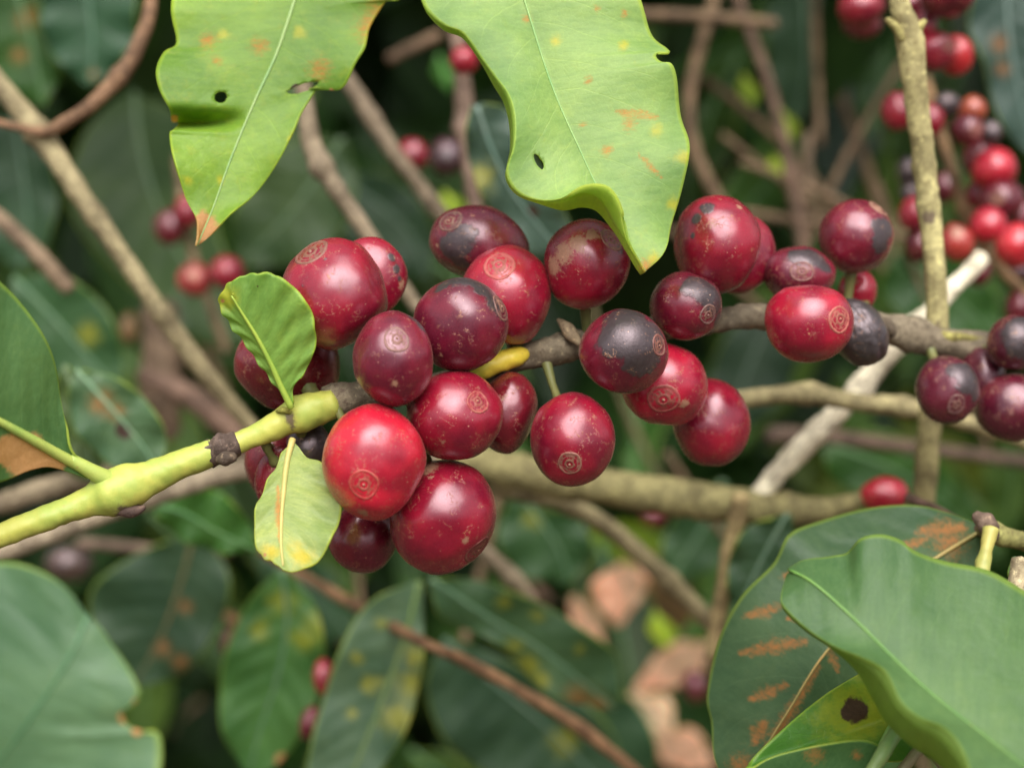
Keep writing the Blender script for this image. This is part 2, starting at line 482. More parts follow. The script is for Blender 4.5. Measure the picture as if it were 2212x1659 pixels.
# ---- cherries
def cherry(cx, cy, rx, ry, d, color, label, scar=None, scar_r=0.34, ang=0, dark=(), tan=(), scar_col=None, ped=None,
           ped_r=8, group='ripe cherries on the front branch', seg=56, rings=48, seed=0, rz=None, seam=None, wrinkle=0.0):
    """ellipsoid fruit; scar / dark / tan spots are given where they sit on the visible side"""
    c = P(cx, cy, d)
    sc = d * 0.001 / F
    rz = (rx + ry) / 2 if rz is None else rz
    ca, sa = math.cos(math.radians(ang)), math.sin(math.radians(ang))
    ex = RIGHT * ca + UP * sa; ey = -RIGHT * sa + UP * ca; ez = -FWD
    A = np.stack([ex * rx, ey * ry, ez * rz], 1) * sc
    def unit(px, py):
        dx, dy = px - cx, -(py - cy)
        a = (dx * ca + dy * sa) / rx; b = (-dx * sa + dy * ca) / ry
        q = math.hypot(a, b)
        if q > 0.985: a, b, q = a / q * 0.985, b / q * 0.985, 0.985
        return np.array([a, b, math.sqrt(max(1 - q * q, 0))])
    pole = unit(*scar) if scar else np.array([0.25, -0.35, -0.9])
    pole = pole / np.linalg.norm(pole)
    scar_r = scar_r * 0.86
    t1 = np.cross(pole, [0.3, 0.9, 0.2]); t1 /= np.linalg.norm(t1); t2 = np.cross(pole, t1)
    off = Vector((seed * 3.7 + cx * 0.013, cy * 0.017, seed * 1.3))
    rs = random.Random(int(cx * 7 + cy * 13))
    dents = []
    for q in range(3):
        w = np.array([rs.gauss(0, 1), rs.gauss(0, 1), rs.gauss(0, 0.8)]); w /= np.linalg.norm(w)
        dents.append((w, rs.uniform(0.03, 0.085)))
    def surf(u):
        th = math.acos(max(-1, min(1, float(u @ pole))))
        k = 1.018 - 0.035 * math.exp(-(th / 0.42) ** 2) - 0.03 * math.exp(-((math.pi - th) / 0.4) ** 2)
        k += 0.045 * mnoise.noise(Vector(u) * 1.3 + off) + 0.014 * mnoise.noise(Vector(u) * 3.1 + off)
        for (w, dep) in dents:
            t = max(0.0, (float(u @ w) - 0.70) / 0.30)
            k -= dep * t * t * (3 - 2 * t)
        # shallow furrow between the two seeds
        if seam is not None:
            k -= seam[3] * math.exp(-((float(u @ np.array(seam[:3]))) / 0.07) ** 2)
        if wrinkle:
            k += wrinkle * mnoise.noise(Vector(u) * 5.0 + off) + wrinkle * 0.6 * abs(mnoise.noise(Vector(u) * 11.0 + off))
        return u * k
    U, Fc = [pole], []
    thetas = [math.pi * (i / rings) for i in range(1, rings)]
    for th in thetas:
        for j in range(seg):
            a = 2 * math.pi * j / seg
            U.append(pole * math.cos(th) + (t1 * math.cos(a) + t2 * math.sin(a)) * math.sin(th))
    U.append(-pole)
    U = np.array(U)
    for j in range(seg):
        Fc.append((0, 1 + j, 1 + (j + 1) % seg))
    for i in range(rings - 2):
        for j in range(seg):
            a = 1 + i * seg; j2 = (j + 1) % seg
            Fc.append((a + j, a + seg + j, a + seg + j2, a + j2))
    last = len(U) - 1; a = 1 + (rings - 2) * seg
    for j in range(seg):
        Fc.append((a + j, last, a + (j + 1) % seg))
    S = np.array([surf(u) for u in U])
    V = c + S @ A.T
    def mask(spots):
        m = np.zeros(len(U))
        for (px, py, rad) in spots:
            q = unit(px, py); q /= np.linalg.norm(q)
            w = rad / ((rx + ry) / 2)
            dd = np.arccos(np.clip(U @ q, -1, 1))
            m = np.maximum(m, np.clip(1.0 - 0.45 * dd / w, 0, 1))
        return m
    stem_tan = np.clip(0.62 - (math.pi - np.arccos(np.clip(U @ pole, -1, 1))) * 0.9, 0, 1)
    tm = np.maximum(mask(tan), stem_tan)
    if scar:
        thp = np.arccos(np.clip(U @ pole, -1, 1))
        tm = np.maximum(tm, 0.48 * np.exp(-((thp - scar_r) / 0.12) ** 2))
    root = empty('coffee_cherry', c, label, 'cherry', group)
    mesh_obj('skin', V, Fc, M_CHERRY, root, origin=c, color=color, attrs={'dark': mask(dark), 'tan': tm})
    # calyx scar: raised rings round a small navel
    if scar:
        prof = [(0, .16), (.07, .14), (.12, -.10), (.17, -.14), (.24, -.03), (.30, .05), (.37, .0), (.46, -.05), (.58, -.06), (.66, -.02), (.72, -.06), (.82, -.03), (.90, .07), (.96, .03), (1.0, -.06)]
        NS = 40
        Vs, Fs, rad = [], [], []
        irr = [1 + 0.22 * mnoise.noise(Vector((math.cos(2 * math.pi * j / NS) * 0.7, math.sin(2 * math.pi * j / NS) * 0.7, cx * 0.137 + 0.31))) for j in range(NS)]
        for i, (rho, h) in enumerate(prof):
            for j in range(NS if i else 1):
                aa = 2 * math.pi * j / NS
                th = scar_r * rho * (irr[j] if i else 1)
                u = pole * math.cos(th) + (t1 * math.cos(aa) + t2 * math.sin(aa)) * math.sin(th)
                p = surf(u)
                nrm = A @ (u / np.array([rx, ry, rz])) ; nrm = (ex * u[0] / rx + ey * u[1] / ry + ez * u[2] / rz); nrm /= np.linalg.norm(nrm)
                jig = 0.05 * mnoise.noise(Vector(u) * 14 + off)
                Vs.append(c + A @ p + nrm * (h * 1.0 + jig * 1.3 + 0.045) * 0.001)
                rad.append(rho)
        for j in range(NS):
            Fs.append((0, 1 + j, 1 + (j + 1) % NS))
        for i in range(len(prof) - 2):
            for j in range(NS):
                a = 1 + i * NS; j2 = (j + 1) % NS
                Fs.append((a + j, a + NS + j, a + NS + j2, a + j2))
        mesh_obj('calyx_scar', Vs, Fs, M_SCAR, root, color=[0.72 * a + 0.28 * b for a, b in zip(scar_col or color, color)], attrs={'rad': rad})
    # stalk joining the fruit to its twig
    if ped is not None:
        tgt = np.array(ped)
        v = tgt - c; L = np.linalg.norm(v); v /= L
        loc = np.array([v @ ex / rx, v @ ey / ry, v @ ez / rz]) / sc
        rs = 1 / np.linalg.norm(loc)
        if L > rs * 0.95:
            a0 = c + v * rs * 0.90
            mid = (a0 + tgt) / 2 + np.array([0, 0, -0.0006])
            pts = spline(np.array([a0, mid, tgt]), 9)
            rr = np.array([1.9, 1.55, 1.3, 1.2, 1.2, 1.25, 1.35, 1.6, 1.9]) * ped_r * sc
            Vp, Fp = tube_mesh(pts, rr, 10, 0.18)
            mesh_obj('stalk', Vp, Fp, M_GREEN, root, color=(0.15, 0.15, 0.05), attrs={'dark': np.full(len(Vp), 0.3)})
    return root

# ---- leaves
def leaf(mid, left, right, d, label, color, cat='leaf', dl=0.0, dr=0.0, name='coffee_leaf', group=None, parent=None,
         curl=None, nu=64, ns=14, fold=0.0, arch=0.0, wave=0.0, wk=3.0, quilt=0.12, thick=0.00032, rib=4.0, rib_col=None,
         yel=(), rust=(), tan=(), dark=(), holes=(), seed=0.0, part_label=None, petiole=None, pet_r=9, gyel=0.0, grust=0.0):
    """blade spanned between a midrib and two margins (pixel, pixel[, depth]); d = depth or (base, tip) depths"""
    d0, d1 = (d, d) if np.isscalar(d) else d
    def full(pts, off):
        pts = [tuple(p) for p in pts]
        xy = np.array([p[:2] for p in pts], float)
        s = np.r_[0, np.cumsum(np.linalg.norm(np.diff(xy, axis=0), axis=1))]; s /= s[-1]
        dd = [p[2] if len(p) > 2 else d0 + (d1 - d0) * s[i] + off * math.sin(math.pi * min(max(s[i], 0.06), 0.94)) for i, p in enumerate(pts)]
        return np.c_[xy, dd]
    nrow = nu + 1
    mm = spline(full(mid, 0), nrow)
    Lf, Rf = full(left, dl), full(right, dr)
    if curl is not None:
        cu = np.array([(x, y, dd) for (x, y, dd) in curl], float)
        LC = spline(np.c_[Lf, cu], nrow)
        ll, cc = LC[:, :3], LC[:, 3:]
    else:
        ll, cc = spline(Lf, nrow), None
    rr = spline(Rf, nrow)
    to3 = lambda a: np.array([P(*q) for q in a])
    m3, l3, r3 = to3(mm), to3(ll), to3(rr)
    c3 = to3(cc) if cc is not None else None
    tan_ = np.gradient(m3, axis=0)
    acr = r3 - l3
    nrm = np.cross(tan_, acr); nrm /= np.linalg.norm(nrm, axis=1)[:, None] + 1e-12
    # one steady normal, facing the camera
    for i in range(nrow):
        if nrm[i] @ (CAM - m3[i]) < 0: nrm[i] = -nrm[i]
    kk = np.ones(9) / 9
    for c_ in range(3):
        nrm[:, c_] = np.convolve(np.pad(nrm[:, c_], 4, 'edge'), kk, 'valid')
    nrm /= np.linalg.norm(nrm, axis=1)[:, None]
    nc = 6 if c3 is not None else 0
    cols = [('c', q) for q in np.linspace(1, 0, nc + 1)[:-1]] + [('l', q) for q in np.linspace(1, 0, ns + 1)[:-1]] + [('m', 0)] + [('r', q) for q in np.linspace(0, 1, ns + 1)[1:]]
    V = np.zeros((nrow, len(cols), 3)); UV = np.zeros((nrow, len(cols), 2))
    u = np.linspace(0, 1, nrow)
    env = np.clip(np.minimum(u, 1 - u) * 8, 0, 1)
    for j, (kd, q) in enumerate(cols):
        if kd == 'c':
            # turned-under margin, rounded
            b = l3 + (c3 - l3) * q
            V[:, j] = b - nrm * (np.linalg.norm(c3 - l3, axis=1) * 0.25 * math.sin(math.pi * q) * 1.0)[:, None]
            UV[:, j, 0] = 0.0; UV[:, j, 1] = u
            continue
        e = l3 if kd == 'l' else r3
        sgn = -1 if kd == 'l' else 1
        w = np.linalg.norm(e - m3, axis=1)
        off = fold * w * q + arch * w * (4 * q * (1 - q))
        ph = 8.6 * u - 1.5 * q ** 1.25 + (0.37 if sgn > 0 else 0)
        off = off + quilt * 0.001 * np.minimum(1, w / 0.010) * env * (np.abs(np.sin(np.pi * ph)) ** 0.6 - 0.6) * (4 * q * (1 - q))
        off = off + wave * 0.001 * env * q ** 1.6 * np.sin(2 * math.pi * (wk * u + seed + (0.3 if sgn > 0 else 0)))
        nn = np.array([nz(m3[i] + (e[i] - m3[i]) * q, 70) for i in range(nrow)])
        off = off + nn * 0.0009 * q * env
        V[:, j] = m3 + (e - m3) * q + nrm * np.asarray(off)[:, None]
        UV[:, j, 0] = 0.5 + sgn * 0.5 * q; UV[:, j, 1] = u
    nj = len(cols)
    V = V.reshape(-1, 3); UV = UV.reshape(-1, 2)
    rel = V - CAM; dep = rel @ FWD
    X = 1106 + (rel @ RIGHT) / dep * F; Y = 829.5 - (rel @ UP) / dep * F
    Fc = [(i * nj + j, i * nj + j + 1, (i + 1) * nj + j + 1, (i + 1) * nj + j) for i in range(nu) for j in range(nj - 1)]
    # holes eaten through the blade
    for (hx, hy, ha, hb, hang) in holes:
        c_, s_ = math.cos(math.radians(hang)), math.sin(math.radians(hang))
        def ell(x, y):
            a = ((x - hx) * c_ + (y - hy) * s_) / ha; b = (-(x - hx) * s_ + (y - hy) * c_) / hb
            return a, b
        keep, gone = [], set()
        for f in Fc:
            a, b = ell(np.mean(X[list(f)]), np.mean(Y[list(f)]))
            if a * a + b * b < 1: gone.update(f)
            else: keep.append(f)
        Fc = keep
        for vi in gone:
            a, b = ell(X[vi], Y[vi]); q = math.hypot(a, b) + 1e-9
            g = 1 + 0.10 * mnoise.noise(Vector((a / q * 2, b / q * 2, hx)))
            a, b = a / q * ha * g, b / q * hb * g
            X[vi], Y[vi] = hx + a * c_ - b * s_, hy + a * s_ + b * c_
            V[vi] = P(X[vi], Y[vi], dep[vi] * 1000)
    # face the camera with the upper side
    ctr = Fc[(nu // 2) * (nj - 1) + min(nc + ns // 2, nj - 2)] if not holes else Fc[len(Fc) // 2]
    a, b, c_, d_ = (V[q] for q in ctr)
    if np.cross(b - a, d_ - a) @ (CAM - a) < 0:
        Fc = [f[::-1] for f in Fc]
    def mask(spots, base=0.0, soft=0.42):
        m_ = np.full(len(V), base)
        for sp in spots:
            if len(sp) == 3:
                dd = np.hypot(X - sp[0], Y - sp[1]) / sp[2]
            else:                                   # streak (x0, y0, x1, y1, half width)
                p0, p1 = np.array(sp[:2], float), np.array(sp[2:4], float)
                vv = p1 - p0; t = np.clip(((X - p0[0]) * vv[0] + (Y - p0[1]) * vv[1]) / (vv @ vv), 0, 1)
                dd = np.hypot(X - p0[0] - t * vv[0], Y - p0[1] - t * vv[1]) / (sp[4] * (1.15 - 0.65 * np.abs(2 * t - 1)))
            m_ = np.maximum(m_, 1 - soft * dd)
        return np.clip(m_, 0, 1)
    attrs = {'yel': mask(yel, gyel, 0.32), 'rust': mask(rust, grust, 0.27), 'tan': mask(tan), 'dark': mask(dark)}
    used = np.zeros(len(V), bool)
    for f in Fc: used[list(f)] = True
    if not used.all():
        remap = np.cumsum(used) - 1
        V, UV = V[used], UV[used]
        attrs = {k: v[used] for k, v in attrs.items()}
        Fc = [tuple(int(remap[q]) for q in f) for f in Fc]
    mats = [M_TOP, M_UNDER, M_RIM]
    if parent is None:
        root = empty(name, m3[0], label, cat, group)
        bl = mesh_obj('blade', V, Fc, mats, root, origin=m3[0], color=color, attrs=attrs, uv=UV)
        ribp = root
    else:
        bl = mesh_obj('leaf', V, Fc, mats, parent, origin=m3[0], color=color, attrs=attrs, uv=UV)
        if part_label: bl['label'] = part_label
        ribp = bl; root = bl
    so = bl.modifiers.new('thickness', 'SOLIDIFY')
    so.thickness = thick; so.offset = -1; so.material_offset = 1; so.material_offset_rim = 2
    # midrib, and the stalk it grows from
    sub = m3[::2]
    t = np.linspace(0, 1, len(sub))
    rr_ = (rib * (1 - 0.8 * t) + 0.8) * mm[::2, 2] * 0.001 / F
    Vr, Fr = tube_mesh(sub + nrm[::2] * (rr_ * 0.25)[:, None], rr_, 8, 0.03)
    rc = rib_col or [min(1, q * 1.5 + 0.05) for q in color]
    mesh_obj('midrib', Vr, Fr, M_GREEN, ribp, color=rc, attrs={'dark': np.zeros(len(Vr))})
    if petiole is not None:
        Vp, Fp, *_ = px_tube(petiole, pet_r, n=16, wob=0.04)
        mesh_obj('petiole', Vp, Fp, M_GREEN, ribp, color=rc, attrs={'dark': np.zeros(len(Vp))})
    return root

# ------------------------------------------------------------------ ground and the deep foliage behind
def ground():
    n = 40
    g = np.linspace(-1, 1, n)
    g = np.sign(g) * np.abs(g) ** 2.2 * 120
    V, Fc = [], []
    for y in g:
        for x in g:
            r = math.hypot(x, y)
            V.append((x, y, 0.03 * nz((x, y, 0), 1.1) * min(1, 6 / (r + 1))))
    for i in range(n - 1):
        for j in range(n - 1):
            a = i * n + j
            Fc.append((a, a + 1, a + n + 1, a + n))
    o = mesh_obj('ground', V, Fc, M_SOIL, origin=np.zeros(3))
    tag(o, kind='structure')
ground()

def foliage():
    """the rest of the bush: leaves past counting, one mass"""
    rows, half = 7, 2
    tv, tu = [], []
    for i in range(rows):
        t = i / (rows - 1)
        w = math.sin(math.pi * t ** 0.85) ** 0.8 * 0.21 * (1 - 0.25 * t) if 0 < t < 1 else 0.004
        for j in range(-half, half + 1):
            s = j / half
            tv.append((s * w, t, 0.06 * abs(s) * w / 0.2 - 0.22 * (t - 0.35) ** 2))
    tv = np.array(tv); nv = len(tv); c = 2 * half + 1
    tf = [(i * c + j, i * c + j + 1, (i + 1) * c + j + 1, (i + 1) * c + j) for i in range(rows - 1) for j in range(c - 1)]
    V, Fc, tone = [], [], []
    def add(p, L, tipdir, face, tn):
        y = tipdir / np.linalg.norm(tipdir)
        z = face - y * (face @ y); z /= np.linalg.norm(z)
        x = np.cross(y, z)
        b = len(V) * nv
        V.append(p + (tv[:, :1] * x + tv[:, 1:2] * y + tv[:, 2:] * z) * L)
        Fc.extend([tuple(q + b for q in f) for f in tf])
        tone.extend([tn] * nv)
    for k in range(3000):
        d = RNG.uniform(690, 1400)
        x = RNG.uniform(-800, 3000); y = RNG.uniform(-2600, 2300)
        p = P(x, y, d)
        if p[2] < 0.06: continue
        tip = np.array([RNG.normal(0, .6), RNG.normal(0, .5), -0.8])
        face = np.array([RNG.normal(0, .5), -1.0, RNG.normal(0.55, .4)])
        r = RNG.random()
        tn = r * 0.75 if r < 0.93 else (RNG.uniform(0.86, 0.95) if r < 0.994 else 1.0)  # upper tones paint far sunlit leaves yellow green; the very top is brown
        add(p, RNG.uniform(0.09, 0.15), tip, face, tn)
    for k in range(300):                        # unseen top of the bush, added to shade the leaves behind
        d = RNG.uniform(380, 660)
        x = RNG.uniform(-1500, 3700); y = RNG.uniform(-2600, -560)
        tip = np.array([RNG.normal(0, .6), RNG.normal(0, .5), -0.8])
        face = np.array([RNG.normal(0, .5), -1.0, RNG.normal(0.6, .4)])
        add(P(x, y, d), RNG.uniform(0.09, 0.14), tip, face, RNG.random() * 0.75)
    for k in range(1500):                       # unseen row added behind the camera to block the low sky
        p = np.array([RNG.uniform(-4, 4), RNG.uniform(-2.6, -1.5), RNG.uniform(0.1, 2.1)])
        tip = np.array([RNG.normal(0, .6), RNG.normal(0, .5), -0.8])
        face = np.array([RNG.normal(0, .5), 1.0, RNG.normal(0.6, .4)])
        add(p, RNG.uniform(0.12, 0.18), tip, face, RNG.random() * 0.75)
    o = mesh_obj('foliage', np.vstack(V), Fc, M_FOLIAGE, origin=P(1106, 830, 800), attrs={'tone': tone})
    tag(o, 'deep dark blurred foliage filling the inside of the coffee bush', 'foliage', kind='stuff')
foliage()

# ------------------------------------------------------------------ the fruiting branch
BR_G = [(-60, 1183, 204), (100, 1118, 206), (200, 1082, 208), (262, 1058, 209), (350, 1020, 210.5), (470, 972, 211.5), (530, 950, 212.5), (600, 918, 213.5), (650, 893, 214), (722, 872, 215)]
BR_GR = [26, 27, 34, 50, 34, 29, 24, 27, 41, 33]
BR_Y = [(960, 838, 221), (1020, 808, 221), (1075, 785, 221.5), (1118, 770, 222.3), (1140, 764, 223.6)]
BR_W = [(700, 868, 215.5), (790, 858, 217.5), (900, 842, 221), (1020, 812, 223.5), (1110, 780, 224.5), (1200, 755, 225), (1300, 733, 227), (1420, 710, 230), (1560, 690, 234), (1650, 683, 237), (1750, 690, 240), (1880, 700, 243), (1960, 722, 246), (2060, 742, 249), (2140, 753, 252), (2280, 800, 256)]
BR_WR = [30, 34, 28, 27, 26, 29, 27, 27, 26, 27, 25, 27, 28, 26, 24, 26]

branch = empty('coffee_branch', P(*BR_G[0]), 'coffee branch crossing the picture, yellow green on the left, grey brown bark on the right', 'branch')
ZERO = lambda V: {'dark': np.zeros(len(V))}
Vg, Fg, path_g, *_ = px_tube(BR_G, BR_GR, n=150, wob=0.075, sides=26, nodes=((0.36, .18, .025), (0.83, .16, .03)))
mesh_obj('green_shoot', Vg, Fg, M_GREEN, branch, color=(0.42, 0.44, 0.085), attrs={'dark': stem_attr(Vg, [(624, 903, 15), (632, 918, 11), (262, 1106, 20), (300, 1098, 12)])})
Vw, Fw, path_w, *_ = px_tube(BR_W, BR_WR, n=170, nodes=((0.02, .15, .02), (0.33, .25, .03), (0.62, .28, .02), (0.80, .35, .02), (0.88, .35, .03)), wob=0.16, sides=22)
relw = Vw - CAM
xw = 1106 + (relw @ RIGHT) / (relw @ FWD) * F
mesh_obj('woody_stem', Vw, Fw, M_WOOD, branch, color=(0.19, 0.155, 0.105), attrs={'dark': np.clip(0.55 - np.abs(xw - 740) / 150, 0, 1) + np.clip(0.45 - np.abs(xw - 1290) / 260, 0, 1) + np.clip(0.42 - np.abs(xw - 1640) / 150, 0, 1)})
Vy, Fy, *_ = px_tube(BR_Y, [22, 24, 24, 20, 9], n=40, wob=0.12, sides=16)
mesh_obj('yellow_bark', Vy, Fy, M_GREEN, branch, color=(0.62, 0.50, 0.05), attrs=ZERO(Vy))
for pts, r, col in (([(448, 980, 211.3), (480, 968, 211.5), (512, 957, 212)], [31, 36, 30], (0.11, 0.075, 0.06)),
                    ([(425, 972, 210), (448, 968, 210), (480, 958, 210)], [2, 7, 12], (0.12, 0.09, 0.075)),
                    ([(470, 993, 208.6), (488, 990, 208.2), (508, 985, 208.6)], [9, 17, 10], (0.12, 0.085, 0.06)),
                    ([(250, 1103, 208), (280, 1106, 207.6), (312, 1096, 208)], [7, 14, 6], (0.09, 0.055, 0.045)),
                    ([(597, 888, 212), (612, 886, 211), (626, 888, 211.5)], [3, 7, 8], (0.30, 0.30, 0.06)),
                    ([(1205, 690, 224), (1230, 715, 222.5), (1252, 745, 222)], [4, 16, 8], (0.28, 0.21, 0.13)),
                    ([(2135, 735, 250), (2060, 728, 246.8), (2020, 722, 246.5)], [5, 12, 8], (0.36, 0.33, 0.10)),
                    ([(1895, 690, 241), (1915, 705, 240.4), (1930, 725, 240.5)], [8, 16, 9], (0.10, 0.075, 0.05))):
    V_, F_, *_ = px_tube(pts, r, n=14, wob=0.22, sides=12)
    mesh_obj('node_scale', V_, F_, M_WOOD, branch, color=col, attrs=ZERO(V_))

# three leaves growing from it
leaf([(630, 880), (605, 830), (585, 785), (555, 728), (522, 675), (500, 640)],
     [(622, 872), (604, 848), (562, 792), (520, 730), (503, 712), (492, 692), (480, 678), (475, 660), (470, 650), (476, 634), (484, 626), (490, 612), (500, 609)],
     [(634, 872), (633, 838), (657, 806), (678, 760), (681, 712), (666, 656), (630, 615), (608, 597), (592, 594), (580, 588), (558, 590), (545, 588), (530, 596), (518, 598), (500, 609)],
     (210, 204), None, (0.175, 0.33, 0.065), parent=branch, nu=56, ns=16, fold=0.03, wave=0.35, wk=7, quilt=0.50, rib=7.0,
     rib_col=(0.30, 0.42, 0.06), part_label='small glossy green leaf standing up from the node', dl=0.5, dr=-1.5,
     tan=[(481, 650, 4)], dark=[(556, 618, 2.5)], yel=[(485, 640, 18)])
leaf([(632, 950), (620, 1000), (613, 1060), (608, 1120), (607, 1180), (612, 1222)],
     [(626, 960), (604, 990), (580, 1040), (556, 1085), (549, 1140), (553, 1185), (566, 1194), (572, 1203), (583, 1206), (590, 1218), (602, 1222), (612, 1230)],
     [(640, 960), (660, 985), (692, 1002), (720, 1052), (737, 1104), (722, 1158), (700, 1200), (668, 1232), (640, 1238), (612, 1230)],
     (212, 199), None, (0.31, 0.40, 0.13), parent=branch, nu=56, ns=16, fold=0.08, wave=0.6, wk=4.5, quilt=0.4, rib=7,
     rib_col=(0.48, 0.40, 0.13), part_label='small pale yellow green leaf hanging from the node', dl=-1.5, dr=-1,
     yel=[(650, 1200, 18), (585, 1190, 12)], tan=[(572, 1198, 4)], rust=[(600, 1050, 604, 1170, 5)])
leaf([(225, 1030, 208), (140, 990, 204), (60, 945, 199), (-60, 880, 192), (-220, 800, 184)],
     [(215, 1032, 208), (150, 975, 204), (138, 900, 203), (108, 790, 202), (60, 690, 199), (0, 615, 196), (-100, 560, 190), (-220, 700, 184)],
     [(215, 1042, 208), (165, 1025, 205), (110, 1010, 202), (55, 1018, 200), (0, 1042, 198), (-90, 1060, 192), (-220, 900, 184)],
     (208, 186), None, (0.075, 0.165, 0.055), parent=branch, nu=60, ns=18, fold=0.10, wave=0.5, rib=14, quilt=0.2,
     rib_col=(0.34, 0.42, 0.09), part_label='large green leaf leaving the branch at the left edge with a tan dried patch', tan=[(60, 985, 42), (110, 1003, 30), (15, 975, 30)],
     dl=1, petiole=[(275, 1056, 210.5), (246, 1044, 208.2), (200, 1019, 206), (150, 991, 204.5)], pet_r=[32, 24, 17, 14])

BRP = np.vstack([path_g, path_w])
def near_branch(x, y, d):
    c = P(x, y, d)
    return BRP[np.argmin(np.linalg.norm(BRP - c, axis=1))]

# ------------------------------------------------------------------ the ripe cherries on it
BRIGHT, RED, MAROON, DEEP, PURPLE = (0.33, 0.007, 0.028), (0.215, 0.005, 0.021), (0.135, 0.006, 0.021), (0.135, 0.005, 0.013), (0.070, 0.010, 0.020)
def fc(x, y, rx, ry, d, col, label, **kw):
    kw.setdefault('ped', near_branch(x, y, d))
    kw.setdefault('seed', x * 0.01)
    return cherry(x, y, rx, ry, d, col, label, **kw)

fc(807, 997, 111, 122, 206, (0.42, 0.009, 0.028), 'brightest red cherry, nearest in the cluster, with a ringed red scar below its highlight', scar=(796, 1041), scar_r=.34, tan=[(790, 1100, 14), (705, 960, 20)], scar_col=(0.38, 0.03, 0.03))
fc(957, 1117, 114, 123, 214.5, RED, 'large deep red cherry lowest in the cluster with a pale fleck near its top', scar=(1037, 1187), scar_r=.36, ang=-20, tan=[(937, 1026, 7), (1010, 1160, 10), (930, 1010, 22)], scar_col=(0.10, 0.03, 0.025))
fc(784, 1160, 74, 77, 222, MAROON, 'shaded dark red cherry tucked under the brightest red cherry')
fc(849, 776, 91, 100, 206, MAROON, 'maroon cherry with a round grey tan eye scar and a grey smudge above it', scar=(864, 733), scar_r=.35, dark=[(915, 700, 20), (895, 690, 14)], tan=[(860, 830, 9)], scar_col=(0.20, 0.10, 0.09))
fc(983, 897, 105, 95, 212, RED, 'red cherry with a small curly ring scar, right of the maroon eye-scarred cherry', scar=(1037, 863), scar_r=.33, ang=10, tan=[(960, 950, 7)], scar_col=(0.34, 0.05, 0.05))
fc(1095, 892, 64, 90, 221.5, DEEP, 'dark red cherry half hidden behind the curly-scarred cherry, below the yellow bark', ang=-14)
fc(725, 637, 116, 119, 213, RED, 'big deep red cherry with two dark dots, above and behind the small upright leaf', ped=None, scar=(676, 546), scar_r=.40, dark=[(711, 562, 4), (668, 622, 4)], scar_col=(0.17, 0.09, 0.065), seam=(0.93, 0.25, -0.28, 0.0))
fc(801, 600, 78, 86, 223, RED, 'cherry with a dark streak and tan scurf on its flank, pressed behind the two-dotted cherry', rz=55, dark=[(848, 560, 8), (858, 585, 8), (864, 605, 6)], tan=[(862, 655, 15), (868, 615, 12)])
fc(996, 702, 102, 100, 212.5, MAROON, 'purple red cherry with a blackened crown, in the middle of the cluster', scar=(1084, 665), scar_r=.36, dark=[(1000, 608, 32), (1045, 625, 30), (1070, 655, 26), (960, 620, 18)], tan=[(1080, 655, 14), (955, 770, 7)], scar_col=(0.12, 0.07, 0.06))
fc(1093, 640, 98, 108, 222, BRIGHT, 'bright red cherry with a pinkish tan scar near its top and an orange base', scar=(1078, 578), scar_r=.40, ang=-6, tan=[(1120, 735, 22)], scar_col=(0.42, 0.09, 0.08))
fc(1036, 528, 108, 82, 231, MAROON, 'topmost maroon cherry of the cluster with a grey blotch and an oval tan fleck', scar=(972, 484), scar_r=.36, ang=-12, dark=[(985, 540, 32), (1005, 515, 24), (995, 572, 18)], tan=[(947, 535, 6)], scar_col=(0.11, 0.07, 0.06))
fc(1264, 570, 92, 96, 221, RED, 'maroon cherry with a broad tan scurf smear, left of the hanging leaf tip', scar=(1318, 522), scar_r=.36, ang=-28, tan=[(1190, 580, 24), (1215, 555, 26), (1245, 535, 22), (1275, 515, 16)], dark=[(1335, 545, 9)], scar_col=(0.22, 0.12, 0.09))
fc(1346, 760, 97, 90, 214, MAROON, 'cherry with a large slate black patch covering most of its face', scar=(1421, 748), scar_r=.32, ang=-8, dark=[(1350, 720, 58), (1385, 765, 50), (1325, 735, 40), (1345, 690, 45), (1410, 720, 30)], tan=[(1400, 805, 4)], scar_col=(0.20, 0.09, 0.07))
fc(1432, 835, 95, 92, 224.5, BRIGHT, 'pinkish red cherry with a large ring scar, behind the slate black patched cherry', scar=(1424, 864), scar_r=.42, tan=[(1470, 872, 12)], scar_col=(0.26, 0.05, 0.05))
fc(1533, 912, 84, 95, 234, RED, 'plain dark red cherry without a scar, lowest on the right half of the cluster', ang=14, ped=None)
fc(1236, 949, 90, 100, 215, RED, 'red cherry hanging alone below the branch with a pale disc scar near its bottom', scar=(1227, 1000), scar_r=.36, tan=[(1247, 985, 6)], scar_col=(0.24, 0.13, 0.09))
fc(1548, 528, 95, 104, 226, RED, 'big red cherry with grey streaks on top, right of the hanging leaf tip', dark=[(1518, 458, 15), (1495, 480, 11), (1485, 515, 6)], tan=[(1588, 455, 8)], ped=None)
fc(1597, 546, 76, 87, 236, RED, 'cherry pressed behind the big grey-streaked red cherry so only its right side shows', rz=52, ped=None)
fc(1481, 659, 78, 74, 222.5, MAROON, 'small cherry with a slate grey cap and ring scar, left of the bare bark', scar=(1522, 684), scar_r=.34, ang=-20, dark=[(1508, 625, 36), (1535, 650, 30), (1548, 690, 16)], scar_col=(0.13, 0.09, 0.08))
fc(1727, 594, 80, 61, 234.5, MAROON, 'greyish maroon cherry peeping over the glossy bright red one with flat tan scar', scar=(1719, 591), scar_r=.40, dark=[(1745, 560, 28), (1715, 558, 22), (1775, 580, 14)], scar_col=(0.18, 0.07, 0.07))
fc(1747, 695, 94, 87, 224.5, BRIGHT, 'glossy bright red cherry with flat tan scar, hiding half the black one', scar=(1803, 692), scar_r=.42, scar_col=(0.42, 0.13, 0.10))
